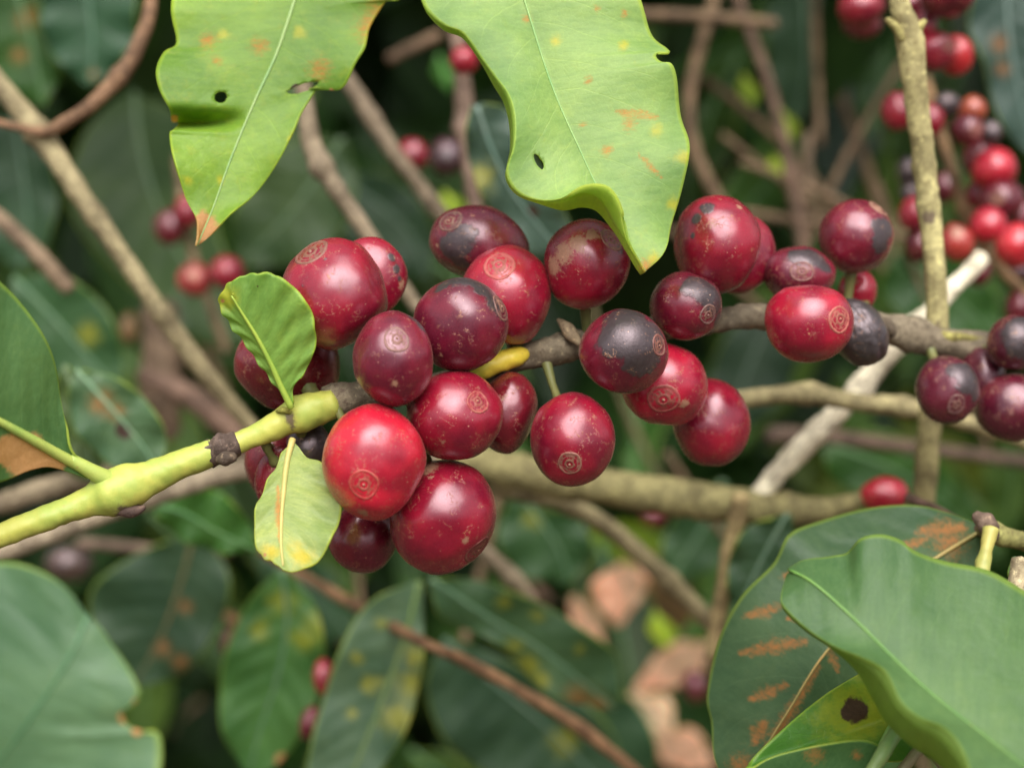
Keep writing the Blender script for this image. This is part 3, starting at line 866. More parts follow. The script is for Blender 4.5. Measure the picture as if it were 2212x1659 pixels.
fc(1848, 512, 79, 80, 239, MAROON, 'maroon cherry with a dark patch and tan top, uppermost at right on the branch', ang=-20, scar=(1893, 452), scar_r=.40, dark=[(1885, 530, 22), (1900, 500, 22), (1880, 500, 18)], tan=[(1885, 455, 14)], scar_col=(0.30, 0.17, 0.12))
fc(1853, 628, 40, 46, 248, BRIGHT, 'small pink red cherry glimpsed below the uppermost right cherry')
fc(1853, 719, 58, 76, 234, (0.035, 0.035, 0.032), 'dried black shrivelled cherry with a seam beside the bright red one', dark=[(1853, 719, 200)], ang=34, seam=(0.90, -0.05, -0.30, 0.05), wrinkle=0.03)
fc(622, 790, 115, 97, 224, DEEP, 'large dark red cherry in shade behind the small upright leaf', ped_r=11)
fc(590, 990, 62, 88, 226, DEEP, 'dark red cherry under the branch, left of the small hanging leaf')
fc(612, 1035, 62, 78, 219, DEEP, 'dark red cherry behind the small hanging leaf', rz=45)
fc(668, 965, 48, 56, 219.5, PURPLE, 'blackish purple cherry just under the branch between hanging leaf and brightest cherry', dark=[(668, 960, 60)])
RG = 'ripe cherries on the front branch'
fc(2190, 742, 56, 60, 243, (0.075, 0.008, 0.018), 'dark cherry with a black face on the branch at the right edge', dark=[(2195, 725, 48), (2180, 745, 30)], tan=[(2160, 785, 5)])
fc(2046, 842, 65, 74, 240, (0.085, 0.009, 0.022), 'greyish purple cherry with an eye scar under the lichen-spotted stem', scar=(2049, 874), scar_r=.38, dark=[(2075, 815, 34), (2045, 800, 18), (2090, 850, 16)], scar_col=(0.16, 0.08, 0.08))
fc(2118, 815, 51, 66, 249, PURPLE, 'dusky purple cherry between the two right edge cherries and the eye-scarred one')
fc(2186, 880, 76, 73, 244, (0.10, 0.008, 0.020), 'purple red cherry lowest at the right edge of the branch')

# ------------------------------------------------------------------ leaves near the front
leaf([(650, -40), (600, 110), (550, 220), (500, 340), (460, 450), (425, 532)],
     [(380, -40), (374, 40), (381, 95), (355, 115), (339, 160), (345, 200), (366, 238), (370, 262, 230.5), (384, 262, 230.5), (372, 278), (366, 290), (375, 350), (400, 425), (425, 475), (425, 532)],
     [(905, -40), (862, 5), (838, 3), (818, 25), (798, 62), (788, 110), (768, 145), (745, 190), (722, 198), (700, 178), (670, 212), (632, 290), (600, 352), (550, 420), (492, 468), (445, 515), (425, 532)],
     (232, 220), 'yellow green leaf with one round hole, hanging from above with a tan tip', (0.165, 0.300, 0.034), nu=130, ns=30, fold=0.05, wave=0.9, wk=3.2,
     quilt=0.08, rib=3.2, rib_col=(0.24, 0.36, 0.12), dl=-3, dr=2, gyel=0.27, group='leaves near the front branch',
     holes=[(477, 210, 14.5, 13, -20), (655, 190, 36, 9, -17)], yel=[(650, 70, 10), (480, 75, 9), (475, 390, 7), (640, 300, 12), (580, 440, 10), (405, 390, 9), (600, 390, 8)],
     tan=[(436, 500, 34), (428, 520, 30), (716, 197, 5), (376, 258, 8)], rust=[(820, 30, 26), (450, 88, 14), (690, 150, 18), (560, 100, 14), (470, 130, 10), (800, 60, 24)], grust=0.17, dark=[(640, 192, 10)])
leaf([(1120, -40), (1190, 180), (1255, 330), (1310, 445), (1360, 530), (1395, 586)],
     [(898, -40), (912, 5), (928, 32), (960, 58), (1000, 72), (1040, 120), (1075, 170), (1098, 210), (1109, 260), (1108, 320), (1094, 370), (1115, 408), (1160, 428), (1210, 430), (1260, 408), (1310, 412), (1345, 455), (1362, 520), (1395, 586)],
     [(1370, -40), (1392, 20), (1412, 75), (1440, 108), (1444, 120), (1420, 122), (1412, 134), (1424, 146), (1447, 148), (1462, 180), (1473, 250), (1487, 318), (1476, 395), (1462, 465), (1432, 548), (1395, 586)],
     (218, 206), 'large pale green leaf with orange flecks and a curled lower margin, hanging from above', (0.225, 0.365, 0.100), nu=120, ns=28, fold=0.0, arch=0.05, wave=1.0, wk=3.0,
     quilt=0.05, rib=2.2, rib_col=(0.22, 0.37, 0.11), dl=-3.5, dr=2.0, group='leaves near the front branch',
     curl=[(899, -40, 220), (913, 5, 220), (930, 32, 220), (962, 60, 220), (1002, 75, 220), (1037, 124, 219), (1066, 176, 219), (1088, 214, 218), (1100, 262, 217), (1102, 320, 216), (1094, 372, 215), (1118, 412, 214), (1165, 432, 213), (1222, 452, 214), (1264, 446, 216), (1300, 452, 217), (1335, 492, 216), (1360, 530, 213), (1394, 586, 209)],
     holes=[(1164, 349, 7.5, 19, -28)], gyel=0.16, yel=[(1200, 90, 8), (1345, 100, 7), (1420, 280, 10), (1475, 340, 9), (1455, 440, 10), (1410, 560, 10)],
     rust=[(1330, 240, 1420, 255, 8), (1310, 325, 9), (1270, 175, 7), (1290, 20, 6), (1350, 30, 7), (1375, 330, 1430, 385, 5), (1260, 270, 6), (1395, 575, 12), (1140, 40, 8), (1360, 270, 10)], grust=0.12)
leaf([(1708, 1232, 196), (1760, 1262, 193), (1850, 1342, 190), (1990, 1478, 185), (2110, 1575, 181), (2260, 1690, 176)],
     [(1698, 1240, 197), (1687, 1285, 194), (1692, 1312, 193), (1735, 1352, 191), (1800, 1393, 188), (1860, 1420, 185), (1910, 1452, 182), (1945, 1510, 180), (1985, 1545, 178), (2035, 1572, 176), (2075, 1625, 174), (2110, 1710, 172)],
     [(1700, 1228, 197), (1740, 1206, 197), (1800, 1195, 197), (1832, 1188, 197), (1858, 1162, 196), (1900, 1155, 196), (1945, 1165, 196), (1975, 1183, 195), (2040, 1203, 195), (2120, 1228, 195), (2190, 1258, 194), (2290, 1300, 192)],
     (196, 176), 'broad grey green leaf with a wavy curled margin, nearest at the lower right', (0.088, 0.175, 0.060), nu=110, ns=30, wave=0.45, wk=2.6, quilt=0.10,
     rib=2.8, rib_col=(0.13, 0.26, 0.055), fold=-0.02, group='leaves near the front branch',
     curl=[(1698, 1241, 198), (1688, 1287, 196), (1694, 1315, 195), (1738, 1356, 194), (1806, 1400, 193), (1858, 1450, 192), (1892, 1510, 192), (1925, 1560, 191), (1985, 1605, 190), (2030, 1632, 188), (2065, 1668, 186), (2090, 1720, 184)])
leaf([(1890, 1640, 203), (1930, 1560, 206), (1990, 1470, 208), (2080, 1380, 210)],
     [(1888, 1645, 203), (1640, 1655, 201), (1615, 1652, 202), (1690, 1575, 204), (1790, 1495, 206), (1860, 1452, 208), (1960, 1400, 210), (2080, 1378, 210)],
     [(1893, 1645, 203), (1960, 1640, 203), (2020, 1600, 205), (2080, 1520, 208), (2090, 1385, 210)],
     (204, 210), 'green leaf with a dark brown spot ringed in yellow, under the broad grey green leaf', (0.07, 0.20, 0.025), nu=70, ns=24, wave=0.3, rib=8, rib_col=(0.24, 0.38, 0.11),
     group='leaves near the front branch', yel=[(1848, 1535, 58), (1830, 1545, 40), (1885, 1545, 34)], dark=[(1848, 1532, 25), (1835, 1538, 18)])
leaf([(1886, 1690, 199), (1760, 1680, 199), (1620, 1700, 199), (1480, 1780, 200)],
     [(1886, 1685, 199), (1915, 1630, 200), (1875, 1600, 199), (1800, 1606, 198), (1720, 1622, 198), (1640, 1652, 198), (1560, 1720, 199), (1480, 1785, 200)],
     [(1886, 1695, 199), (1840, 1760, 199), (1700, 1800, 199), (1480, 1790, 200)],
     (199, 200), 'dull green leaf with a pale rolled rim at the bottom edge, below the brown-spotted leaf', (0.055, 0.13, 0.045), nu=50, ns=16, wave=0.2, rib=6, rust=[(1760, 1630, 14), (1850, 1630, 9)],
     group='leaves near the front branch')
leaf([(2130, 1140, 232), (1980, 1235, 228), (1800, 1390, 224), (1700, 1540, 224), (1600, 1700, 226)],
     [(2125, 1135, 232), (2060, 1115, 236), (1960, 1098, 238), (1860, 1100, 238), (1760, 1128, 236), (1700, 1158, 234), (1668, 1220, 234), (1600, 1290, 234), (1550, 1385, 234), (1527, 1500, 233), (1538, 1560, 232), (1545, 1640, 230), (1580, 1710, 228)],
     [(2130, 1150, 232), (2120, 1260, 230), (2040, 1400, 228), (1930, 1520, 226), (1800, 1620, 226), (1620, 1710, 227)],
     (232, 226), 'dull grey green leaf streaked with orange rust along its side veins', (0.060, 0.115, 0.052), nu=90, ns=26, wave=0.7, wk=2.4, quilt=0.3, rib=4, rib_col=(0.30, 0.22, 0.07), fold=0.03,
     group='leaves near the front branch',
     rust=[(1610, 1330, 1690, 1310, 9), (1600, 1410, 1740, 1385, 11), (1620, 1510, 1700, 1480, 10), (1770, 1440, 1640, 1640, 9), (1630, 1600, 1650, 1560, 15), (1600, 1650, 18), (1690, 1245, 1740, 1240, 9), (1760, 1330, 1700, 1335, 8), (1990, 1150, 2080, 1140, 18), (2050, 1170, 28), (1790, 1400, 1810, 1450, 7), (2000, 1165, 1930, 1190, 8)])
leaf([(-60, 1720, 158), (60, 1560, 157), (150, 1420, 158), (190, 1330, 160)][::-1],
     [(190, 1330, 160), (140, 1270, 160), (70, 1228, 160), (0, 1213, 160), (-80, 1230, 159), (-160, 1400, 158), (-120, 1720, 157)],
     [(190, 1330, 160), (225, 1366, 160), (262, 1420, 159), (288, 1462, 158), (302, 1492, 158), (290, 1520, 158), (266, 1538, 158), (274, 1566, 158), (312, 1586, 157), (338, 1596, 157), (346, 1660, 157), (330, 1730, 157)],
     (160, 157), 'out of focus sea green leaf with a torn notch, nearest at the lower left corner', (0.092, 0.180, 0.088), nu=80, ns=22, wave=0.8, wk=2, rib=5, quilt=0.12,
     rib_col=(0.08, 0.17, 0.075), group='leaves near the front branch', tan=[(268, 1548, 12), (296, 1580, 9), (292, 1515, 7)])
leaf([(2190, 1205, 225), (2215, 1240, 224), (2260, 1290, 223)], [(2188, 1203, 225), (2178, 1240, 224), (2200, 1262, 224), (2255, 1292, 223)], [(2195, 1203, 225), (2240, 1210, 224), (2265, 1285, 223)],
     225, 'small piece of green leaf at the right edge above the broad grey green leaf', (0.06, 0.14, 0.045), nu=20, ns=6, rib=4, group='leaves near the front branch')

# ------------------------------------------------------------------ leaves further back in the bush
BG = 'leaves further back in the bush'
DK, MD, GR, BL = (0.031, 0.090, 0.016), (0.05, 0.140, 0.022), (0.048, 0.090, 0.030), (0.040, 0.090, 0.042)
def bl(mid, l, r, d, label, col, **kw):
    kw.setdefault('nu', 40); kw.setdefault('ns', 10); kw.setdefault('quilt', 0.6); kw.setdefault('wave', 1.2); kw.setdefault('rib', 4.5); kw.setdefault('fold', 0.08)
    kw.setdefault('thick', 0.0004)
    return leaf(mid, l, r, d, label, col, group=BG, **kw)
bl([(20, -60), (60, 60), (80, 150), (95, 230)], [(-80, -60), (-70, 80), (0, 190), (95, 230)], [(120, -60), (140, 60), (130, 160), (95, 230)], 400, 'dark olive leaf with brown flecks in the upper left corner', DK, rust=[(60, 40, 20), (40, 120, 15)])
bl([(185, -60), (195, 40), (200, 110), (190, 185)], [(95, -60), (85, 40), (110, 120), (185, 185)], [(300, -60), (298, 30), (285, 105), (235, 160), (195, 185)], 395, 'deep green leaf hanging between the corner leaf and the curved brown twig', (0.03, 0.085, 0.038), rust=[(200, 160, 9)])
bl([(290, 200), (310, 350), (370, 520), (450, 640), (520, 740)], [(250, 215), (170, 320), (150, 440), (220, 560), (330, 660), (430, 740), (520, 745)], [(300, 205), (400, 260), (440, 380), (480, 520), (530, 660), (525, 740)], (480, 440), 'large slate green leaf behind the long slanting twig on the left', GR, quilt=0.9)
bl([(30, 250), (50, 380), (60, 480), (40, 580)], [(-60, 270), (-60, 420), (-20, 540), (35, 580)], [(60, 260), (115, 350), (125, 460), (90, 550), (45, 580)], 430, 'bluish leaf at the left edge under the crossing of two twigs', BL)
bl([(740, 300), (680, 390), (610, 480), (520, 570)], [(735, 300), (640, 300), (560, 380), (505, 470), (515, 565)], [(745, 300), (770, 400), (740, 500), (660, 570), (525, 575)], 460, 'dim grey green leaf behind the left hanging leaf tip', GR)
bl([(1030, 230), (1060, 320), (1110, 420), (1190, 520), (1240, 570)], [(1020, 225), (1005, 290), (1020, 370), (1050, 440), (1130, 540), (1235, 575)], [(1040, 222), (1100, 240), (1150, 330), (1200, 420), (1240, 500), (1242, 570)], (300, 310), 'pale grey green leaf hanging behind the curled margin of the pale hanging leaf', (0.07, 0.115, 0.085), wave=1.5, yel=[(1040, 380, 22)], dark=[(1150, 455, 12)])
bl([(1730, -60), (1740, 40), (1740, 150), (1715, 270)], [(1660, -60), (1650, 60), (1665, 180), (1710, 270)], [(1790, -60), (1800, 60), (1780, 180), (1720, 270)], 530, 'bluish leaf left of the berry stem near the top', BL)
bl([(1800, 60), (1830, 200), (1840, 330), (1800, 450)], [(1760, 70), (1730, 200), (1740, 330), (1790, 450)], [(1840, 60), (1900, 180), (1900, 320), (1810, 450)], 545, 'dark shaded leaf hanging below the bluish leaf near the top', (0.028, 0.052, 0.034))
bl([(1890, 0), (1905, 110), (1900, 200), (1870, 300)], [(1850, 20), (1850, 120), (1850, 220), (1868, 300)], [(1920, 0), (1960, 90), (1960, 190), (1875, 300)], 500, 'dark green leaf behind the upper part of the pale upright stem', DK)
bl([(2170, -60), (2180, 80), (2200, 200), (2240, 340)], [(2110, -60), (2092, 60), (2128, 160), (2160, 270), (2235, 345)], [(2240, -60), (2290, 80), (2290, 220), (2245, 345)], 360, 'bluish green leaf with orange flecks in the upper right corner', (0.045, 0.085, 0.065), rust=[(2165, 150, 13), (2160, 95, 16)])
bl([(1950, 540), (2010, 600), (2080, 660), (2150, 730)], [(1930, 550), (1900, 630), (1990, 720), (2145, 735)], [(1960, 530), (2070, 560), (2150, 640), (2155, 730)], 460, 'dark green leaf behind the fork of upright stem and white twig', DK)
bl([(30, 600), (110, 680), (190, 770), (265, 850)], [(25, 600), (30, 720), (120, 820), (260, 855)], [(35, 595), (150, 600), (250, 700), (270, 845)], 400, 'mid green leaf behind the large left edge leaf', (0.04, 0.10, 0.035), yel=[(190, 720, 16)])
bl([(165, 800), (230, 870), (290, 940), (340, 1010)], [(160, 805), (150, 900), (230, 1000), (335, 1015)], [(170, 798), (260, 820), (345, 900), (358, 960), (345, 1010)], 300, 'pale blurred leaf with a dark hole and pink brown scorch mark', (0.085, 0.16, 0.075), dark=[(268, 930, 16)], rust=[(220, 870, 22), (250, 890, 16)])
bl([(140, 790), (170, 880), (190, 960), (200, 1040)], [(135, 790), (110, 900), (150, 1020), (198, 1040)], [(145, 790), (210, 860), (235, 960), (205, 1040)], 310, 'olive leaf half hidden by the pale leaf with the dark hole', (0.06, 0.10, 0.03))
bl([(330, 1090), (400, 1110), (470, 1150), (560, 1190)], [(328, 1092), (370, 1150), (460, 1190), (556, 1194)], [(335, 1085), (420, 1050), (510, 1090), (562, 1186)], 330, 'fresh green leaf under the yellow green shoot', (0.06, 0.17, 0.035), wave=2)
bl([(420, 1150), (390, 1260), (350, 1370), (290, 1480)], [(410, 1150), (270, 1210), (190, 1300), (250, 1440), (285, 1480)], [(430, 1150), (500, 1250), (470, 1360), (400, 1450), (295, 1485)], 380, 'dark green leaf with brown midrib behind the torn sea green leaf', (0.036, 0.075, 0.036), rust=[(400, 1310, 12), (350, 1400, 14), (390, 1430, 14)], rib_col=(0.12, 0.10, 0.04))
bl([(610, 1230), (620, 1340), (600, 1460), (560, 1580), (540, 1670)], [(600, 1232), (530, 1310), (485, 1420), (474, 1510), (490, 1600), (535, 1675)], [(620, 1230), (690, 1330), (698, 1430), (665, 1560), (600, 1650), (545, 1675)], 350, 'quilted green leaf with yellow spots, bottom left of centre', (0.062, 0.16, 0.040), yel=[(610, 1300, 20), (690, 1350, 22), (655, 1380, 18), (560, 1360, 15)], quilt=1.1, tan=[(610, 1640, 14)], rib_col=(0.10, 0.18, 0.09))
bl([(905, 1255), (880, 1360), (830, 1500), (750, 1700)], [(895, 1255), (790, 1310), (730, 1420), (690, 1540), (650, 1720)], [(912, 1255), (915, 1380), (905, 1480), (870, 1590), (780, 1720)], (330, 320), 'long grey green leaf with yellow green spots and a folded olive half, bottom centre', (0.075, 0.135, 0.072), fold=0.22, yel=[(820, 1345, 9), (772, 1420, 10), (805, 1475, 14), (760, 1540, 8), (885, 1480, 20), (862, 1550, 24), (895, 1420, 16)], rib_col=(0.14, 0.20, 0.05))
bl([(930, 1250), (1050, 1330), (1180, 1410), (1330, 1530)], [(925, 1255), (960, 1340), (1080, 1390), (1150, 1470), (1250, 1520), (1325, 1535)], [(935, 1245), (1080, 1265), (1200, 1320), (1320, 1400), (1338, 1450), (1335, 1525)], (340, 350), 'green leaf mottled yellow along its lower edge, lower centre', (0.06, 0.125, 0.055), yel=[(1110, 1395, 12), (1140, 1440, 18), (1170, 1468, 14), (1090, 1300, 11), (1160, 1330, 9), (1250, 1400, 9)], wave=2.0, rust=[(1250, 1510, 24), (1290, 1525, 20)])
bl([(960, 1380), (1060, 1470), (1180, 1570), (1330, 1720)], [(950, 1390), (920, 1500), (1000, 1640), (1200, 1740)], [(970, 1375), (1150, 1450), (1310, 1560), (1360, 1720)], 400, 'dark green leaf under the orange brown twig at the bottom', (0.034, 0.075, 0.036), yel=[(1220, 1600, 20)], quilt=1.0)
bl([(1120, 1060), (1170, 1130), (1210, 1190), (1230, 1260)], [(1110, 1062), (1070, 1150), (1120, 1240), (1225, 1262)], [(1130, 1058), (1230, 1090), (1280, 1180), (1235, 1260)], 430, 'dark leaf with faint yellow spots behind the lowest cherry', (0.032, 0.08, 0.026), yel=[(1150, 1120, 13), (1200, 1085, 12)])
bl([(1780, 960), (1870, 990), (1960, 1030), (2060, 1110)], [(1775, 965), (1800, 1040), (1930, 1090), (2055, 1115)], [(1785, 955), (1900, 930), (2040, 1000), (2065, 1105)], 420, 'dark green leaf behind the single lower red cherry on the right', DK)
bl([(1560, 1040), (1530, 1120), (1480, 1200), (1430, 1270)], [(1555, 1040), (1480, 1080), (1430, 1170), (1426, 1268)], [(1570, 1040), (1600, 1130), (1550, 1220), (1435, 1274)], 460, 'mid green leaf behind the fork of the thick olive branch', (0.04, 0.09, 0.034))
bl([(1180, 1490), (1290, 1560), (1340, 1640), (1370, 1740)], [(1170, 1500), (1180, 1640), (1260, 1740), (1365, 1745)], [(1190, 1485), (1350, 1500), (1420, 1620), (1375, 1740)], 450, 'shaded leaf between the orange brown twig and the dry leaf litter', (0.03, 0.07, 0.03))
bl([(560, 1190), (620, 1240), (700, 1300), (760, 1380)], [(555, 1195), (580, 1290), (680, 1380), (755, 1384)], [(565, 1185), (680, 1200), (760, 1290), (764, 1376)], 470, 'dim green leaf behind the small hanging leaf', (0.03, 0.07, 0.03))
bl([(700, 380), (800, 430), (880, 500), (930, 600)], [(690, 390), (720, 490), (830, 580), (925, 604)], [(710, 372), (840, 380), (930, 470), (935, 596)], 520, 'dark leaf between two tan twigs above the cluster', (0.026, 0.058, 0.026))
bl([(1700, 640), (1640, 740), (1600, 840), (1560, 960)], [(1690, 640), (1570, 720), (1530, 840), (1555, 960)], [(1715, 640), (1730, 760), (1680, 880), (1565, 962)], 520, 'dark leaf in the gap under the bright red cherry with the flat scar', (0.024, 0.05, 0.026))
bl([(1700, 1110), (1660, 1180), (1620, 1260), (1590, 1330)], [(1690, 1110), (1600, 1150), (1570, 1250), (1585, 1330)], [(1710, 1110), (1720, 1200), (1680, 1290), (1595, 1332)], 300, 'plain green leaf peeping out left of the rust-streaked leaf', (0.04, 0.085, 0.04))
# small young leaves; the sun through them is put into their bright colour
YL = 'small lit young leaves deep in the bush'
for (x, y, rx, ry, d, lab) in ((1617, 197, 24, 34, 500, 'upper small lime leaf glowing between brown twigs'), (1700, 272, 25, 32, 500, 'lime leaf glowing beside the forked brown twig'),
                               (1682, 362, 24, 24, 500, 'lowest lime leaf glowing beside the forked brown twig'), (975, 442, 30, 26, 500, 'lime leaf glowing just above the topmost maroon cherry'),
                               (1430, 1362, 30, 40, 500, 'lime leaf glowing between the dry leaf litter and the olive twig'), (960, 160, 26, 40, 500, 'green lit leaf left of the small red berry near the top')):
    leaf([(x - rx * .5, y - ry), (x, y), (x + rx * .4, y + ry)], [(x - rx * .5, y - ry), (x - rx, y), (x + rx * .4, y + ry)], [(x - rx * .5, y - ry), (x + rx, y), (x + rx * .4, y + ry)],
         d, lab, (0.34, 0.46, 0.03) if x != 960 else (0.06, 0.20, 0.02), nu=12, ns=4, group=YL, rib=3, quilt=0, wave=0.3)
# dry leaf litter glimpsed at the lower right of centre
DG = 'dry tan leaves low in the bush'
for (m, l, r, lab) in (([(1345, 1215), (1350, 1280), (1335, 1350)], [(1340, 1215), (1275, 1270), (1330, 1352)], [(1352, 1215), (1402, 1255), (1340, 1352)], 'dry tan leaf, uppermost of the litter seen through the gap'),
                       ([(1235, 1290), (1265, 1340), (1300, 1400)], [(1230, 1295), (1240, 1360), (1296, 1402)], [(1240, 1285), (1295, 1340), (1304, 1396)], 'narrow dry leaf left of the uppermost tan litter leaf'),
                       ([(1530, 1390), (1450, 1440), (1370, 1490)], [(1525, 1385), (1440, 1395), (1368, 1485)], [(1535, 1398), (1500, 1470), (1375, 1496)], 'broad dry tan leaf in the middle of the litter'),
                       ([(1360, 1500), (1410, 1530), (1450, 1580)], [(1355, 1505), (1380, 1560), (1445, 1584)], [(1365, 1495), (1445, 1510), (1456, 1576)], 'cream dry leaf under the broad tan one'),
                       ([(1400, 1590), (1470, 1610), (1540, 1660)], [(1398, 1596), (1450, 1660), (1535, 1666)], [(1402, 1584), (1500, 1575), (1545, 1654)], 'orange tan dry leaf, lowest of the litter')):
    leaf(m, l, r, 560, lab, (0.62, 0.36, 0.24) if 'cream' not in lab else (0.68, 0.52, 0.36), cat='dry leaf', name='dry_leaf', nu=16, ns=6, group=DG, rib=4, quilt=0.3, wave=1.5, rib_col=(0.4, 0.25, 0.14))

# leaves and twigs deeper in, too alike to tell one from another
def copy_thing(o):
    c = o.copy(); COL.objects.link(c)
    for ch in list(o.children):
        d = ch.copy(); COL.objects.link(d); d.parent = c
    return c
protos = []
for (w, b, wv) in ((62, 25, 1.5), (50, -20, 2.5), (72, 10, 1.0)):
    protos.append(leaf([(1106, 700), (1106 + b, 830), (1106 + b, 960), (1106, 1090)], [(1104, 700), (1106 - w, 800), (1106 - w * .9, 940), (1104, 1090)],
                       [(1108, 700), (1106 + w, 800), (1106 + w, 940), (1108, 1090)], 560, 'dim blurred leaf deep in the bush, one of many alike', (0.05, 0.13, 0.03),
                       nu=18, ns=5, wave=wv, quilt=1.0, fold=0.12, rib=4, thick=0.0004, group='dim leaves deep in the bush'))
rl = random.Random(21)
spots = [(rl.uniform(-60, 2270), rl.uniform(-40, 1700)) for _ in range(50)] + [(rl.uniform(1380, 2212), rl.uniform(0, 620)) for _ in range(18)]
for i, (x, y) in enumerate(spots):
    o = protos[i] if i < 3 else copy_thing(protos[i % 3])
    o.location = P(x, y - 60, rl.uniform(560, 700))
    o.rotation_euler = (rl.uniform(-0.5, 0.5), rl.gauss(0, 0.7), rl.uniform(-0.6, 0.6))
    sc_ = rl.uniform(0.75, 1.35); o.scale = (sc_, sc_, sc_)
    g = rl.random(); br = rl.uniform(0.35, 1.15)
    for ch in o.children:
        if ch.name.startswith('blade'):
            ch.color = (0.05 * br * (1 + 0.5 * g), 0.135 * br, 0.026 * br, 1) if g < 0.93 else (0.26, 0.38, 0.03, 1)
for i in range(16):
    x, y = (rl.uniform(1350, 2000), rl.uniform(0, 640)) if i < 6 else (rl.uniform(0, 2212), rl.uniform(600, 1600))
    a = rl.gauss(1.3, 0.5); L = rl.uniform(150, 330); d = rl.uniform(440, 530); bnd = rl.uniform(-25, 25)
    dx, dy = math.cos(a) * L, math.sin(a) * L
    V, Fc, path, r, sm = px_tube([(x - dx, y - dy, d), (x + bnd, y, d + 5), (x + dx, y + dy, d + 8)], rl.uniform(5, 10), n=14, sides=8, nodes=((0.5, .3, .06),))
    o = mesh_obj('twig', V, Fc, M_WOOD, origin=path[0], color=rl.choice([(0.16, 0.105, 0.06), (0.22, 0.15, 0.09), (0.17, 0.14, 0.07)]), attrs={'dark': np.zeros(len(V))})
    tag(o, 'faint hair thin brown twig deep in the bush, one of many alike', 'twig', 'faint twigs deep in the bush')

# ------------------------------------------------------------------ twigs
TAN, OLIVE, BROWN, ORANGE, PALE, PINK = (0.25, 0.20, 0.13), (0.23, 0.20, 0.085), (0.165, 0.108, 0.062), (0.24, 0.12, 0.055), (0.80, 0.73, 0.56), (0.24, 0.165, 0.125)
up = empty('twig', P(1938, -60, 246), 'upright pale yellow green stem on the right rising from the front branch', 'twig', 'bare twigs crossing the bush')
V_, F_, *_ = px_tube([(1930, -60, 244), (1945, 20, 244), (1962, 75, 245), (1975, 180, 246), (1992, 320, 248), (2005, 440, 249), (2018, 560, 250), (2024, 650, 251), (2028, 735, 252)], [23, 22, 30, 27, 24, 24, 23, 23, 25], n=120, nodes=((0.53, .16, .02), (0.63, .14, .02)), wob=0.07, sides=18)
mesh_obj('stem', V_, F_, M_WOOD, up, color=(0.46, 0.41, 0.19), attrs={'dark': stem_attr(V_, [(2008, 470, 20), (1990, 300, 8), (2024, 705, 14)])})
for pts, r in (([(1915, 42, 243), (1935, 60, 243.5), (1950, 85, 244)], [5, 10, 12]), ([(1998, 45, 244), (1985, 60, 244), (1975, 85, 245)], [5, 10, 12])):
    V_, F_, *_ = px_tube(pts, r, n=12, wob=0.15); mesh_obj('bud_spur', V_, F_, M_WOOD, up, color=(0.40, 0.36, 0.13), attrs=ZERO(V_))
twig([(2010, 880, 275), (2005, 960, 276), (1998, 1040, 278), (1993, 1095, 280)], 25, (0.30, 0.26, 0.12), 'short olive stem dropping below the eye-scarred purple cherry on the right')
twig([(2125, 555, 290), (2060, 620, 290), (1995, 690, 292), (1930, 755, 294), (1850, 845, 297), (1760, 940, 301), (1690, 1010, 304), (1630, 1080, 306)], [17, 19, 24, 22, 24, 26, 23, 24], PALE, 'bleached pale dead twig slanting down behind the dried black cherry', nodes=((0.3, .25, .03), (0.55, .2, .03)), wob=0.14)
twig([(960, 985, 325), (1080, 1010, 320), (1200, 1035, 318), (1330, 1055, 314), (1460, 1075, 310), (1600, 1092, 306), (1710, 1102, 304), (1800, 1098, 302), (1880, 1070, 300)], [38, 40, 42, 40, 42, 40, 34, 26, 14], (0.25, 0.22, 0.095), 'thick olive branch running behind the cluster at mid height', cat='branch', nodes=((0.80, .2, .02),))
twig([(-60, 1215, 300), (60, 1172, 302), (200, 1118, 305), (330, 1072, 308), (470, 1028, 312), (620, 1000, 316), (960, 985, 325)], [22, 22, 21, 24, 22, 24, 34], (0.33, 0.27, 0.19), 'pale grey twig running just behind the yellow green shoot')
twig([(-60, 1110, 315), (80, 1062, 318), (210, 1030, 322), (330, 1010, 326)], [22, 24, 24, 18], TAN, 'tan twig at the left edge under the large left leaf')
twig([(-40, 130, 300), (20, 210, 298), (85, 290, 297), (180, 430, 297), (290, 590, 298), (400, 750, 302), (480, 850, 306), (545, 925, 310)], [19, 22, 25, 22, 20, 22, 19, 17], (0.31, 0.26, 0.145), 'long tan twig slanting from the upper left corner to the cluster', nodes=((0.20, .3, .02), (0.42, .2, .02), (0.68, .2, .02)))
twig([(330, -50, 300), (322, 30, 298), (300, 95, 297), (262, 160, 296), (200, 225, 295), (140, 265, 294), (95, 285, 294), (40, 275, 295), (-20, 262, 296)], [15, 14, 16, 18, 15, 14, 12, 9, 8], (0.22, 0.125, 0.07), 'curved reddish brown twig looping up from the slanting tan twig', nodes=((0.42, .25, .03),))
twig([(-40, 440, 340), (30, 500, 340), (90, 560, 340), (150, 625, 342)], 18, (0.24, 0.17, 0.11), 'short brown twig low at the left edge, parallel to the slanting tan twig')
twig([(650, 160, 300), (662, 240, 300), (680, 330, 301), (735, 420, 302), (800, 515, 304), (850, 590, 306), (905, 670, 308)], [17, 19, 22, 20, 18, 16, 15], (0.26, 0.205, 0.14), 'bent tan twig dropping behind the right edge of the holed leaf', nodes=((0.36, .35, .03),))
twig([(735, 150, 350), (800, 250, 350), (860, 340, 350), (920, 420, 352), (990, 510, 354)], [17, 18, 17, 17, 17], (0.20, 0.155, 0.105), 'straight tan twig behind the gap between the two hanging leaves', nodes=((0.3, .2, .04),))
twig([(970, 20, 345), (990, 90, 345), (1000, 180, 345), (1005, 270, 346), (1015, 370, 346), (1030, 480, 348)], [17, 18, 18, 21, 16, 17], PINK, 'pinkish brown upright twig left of the pale hanging leaf', nodes=((0.56, .35, .04),))
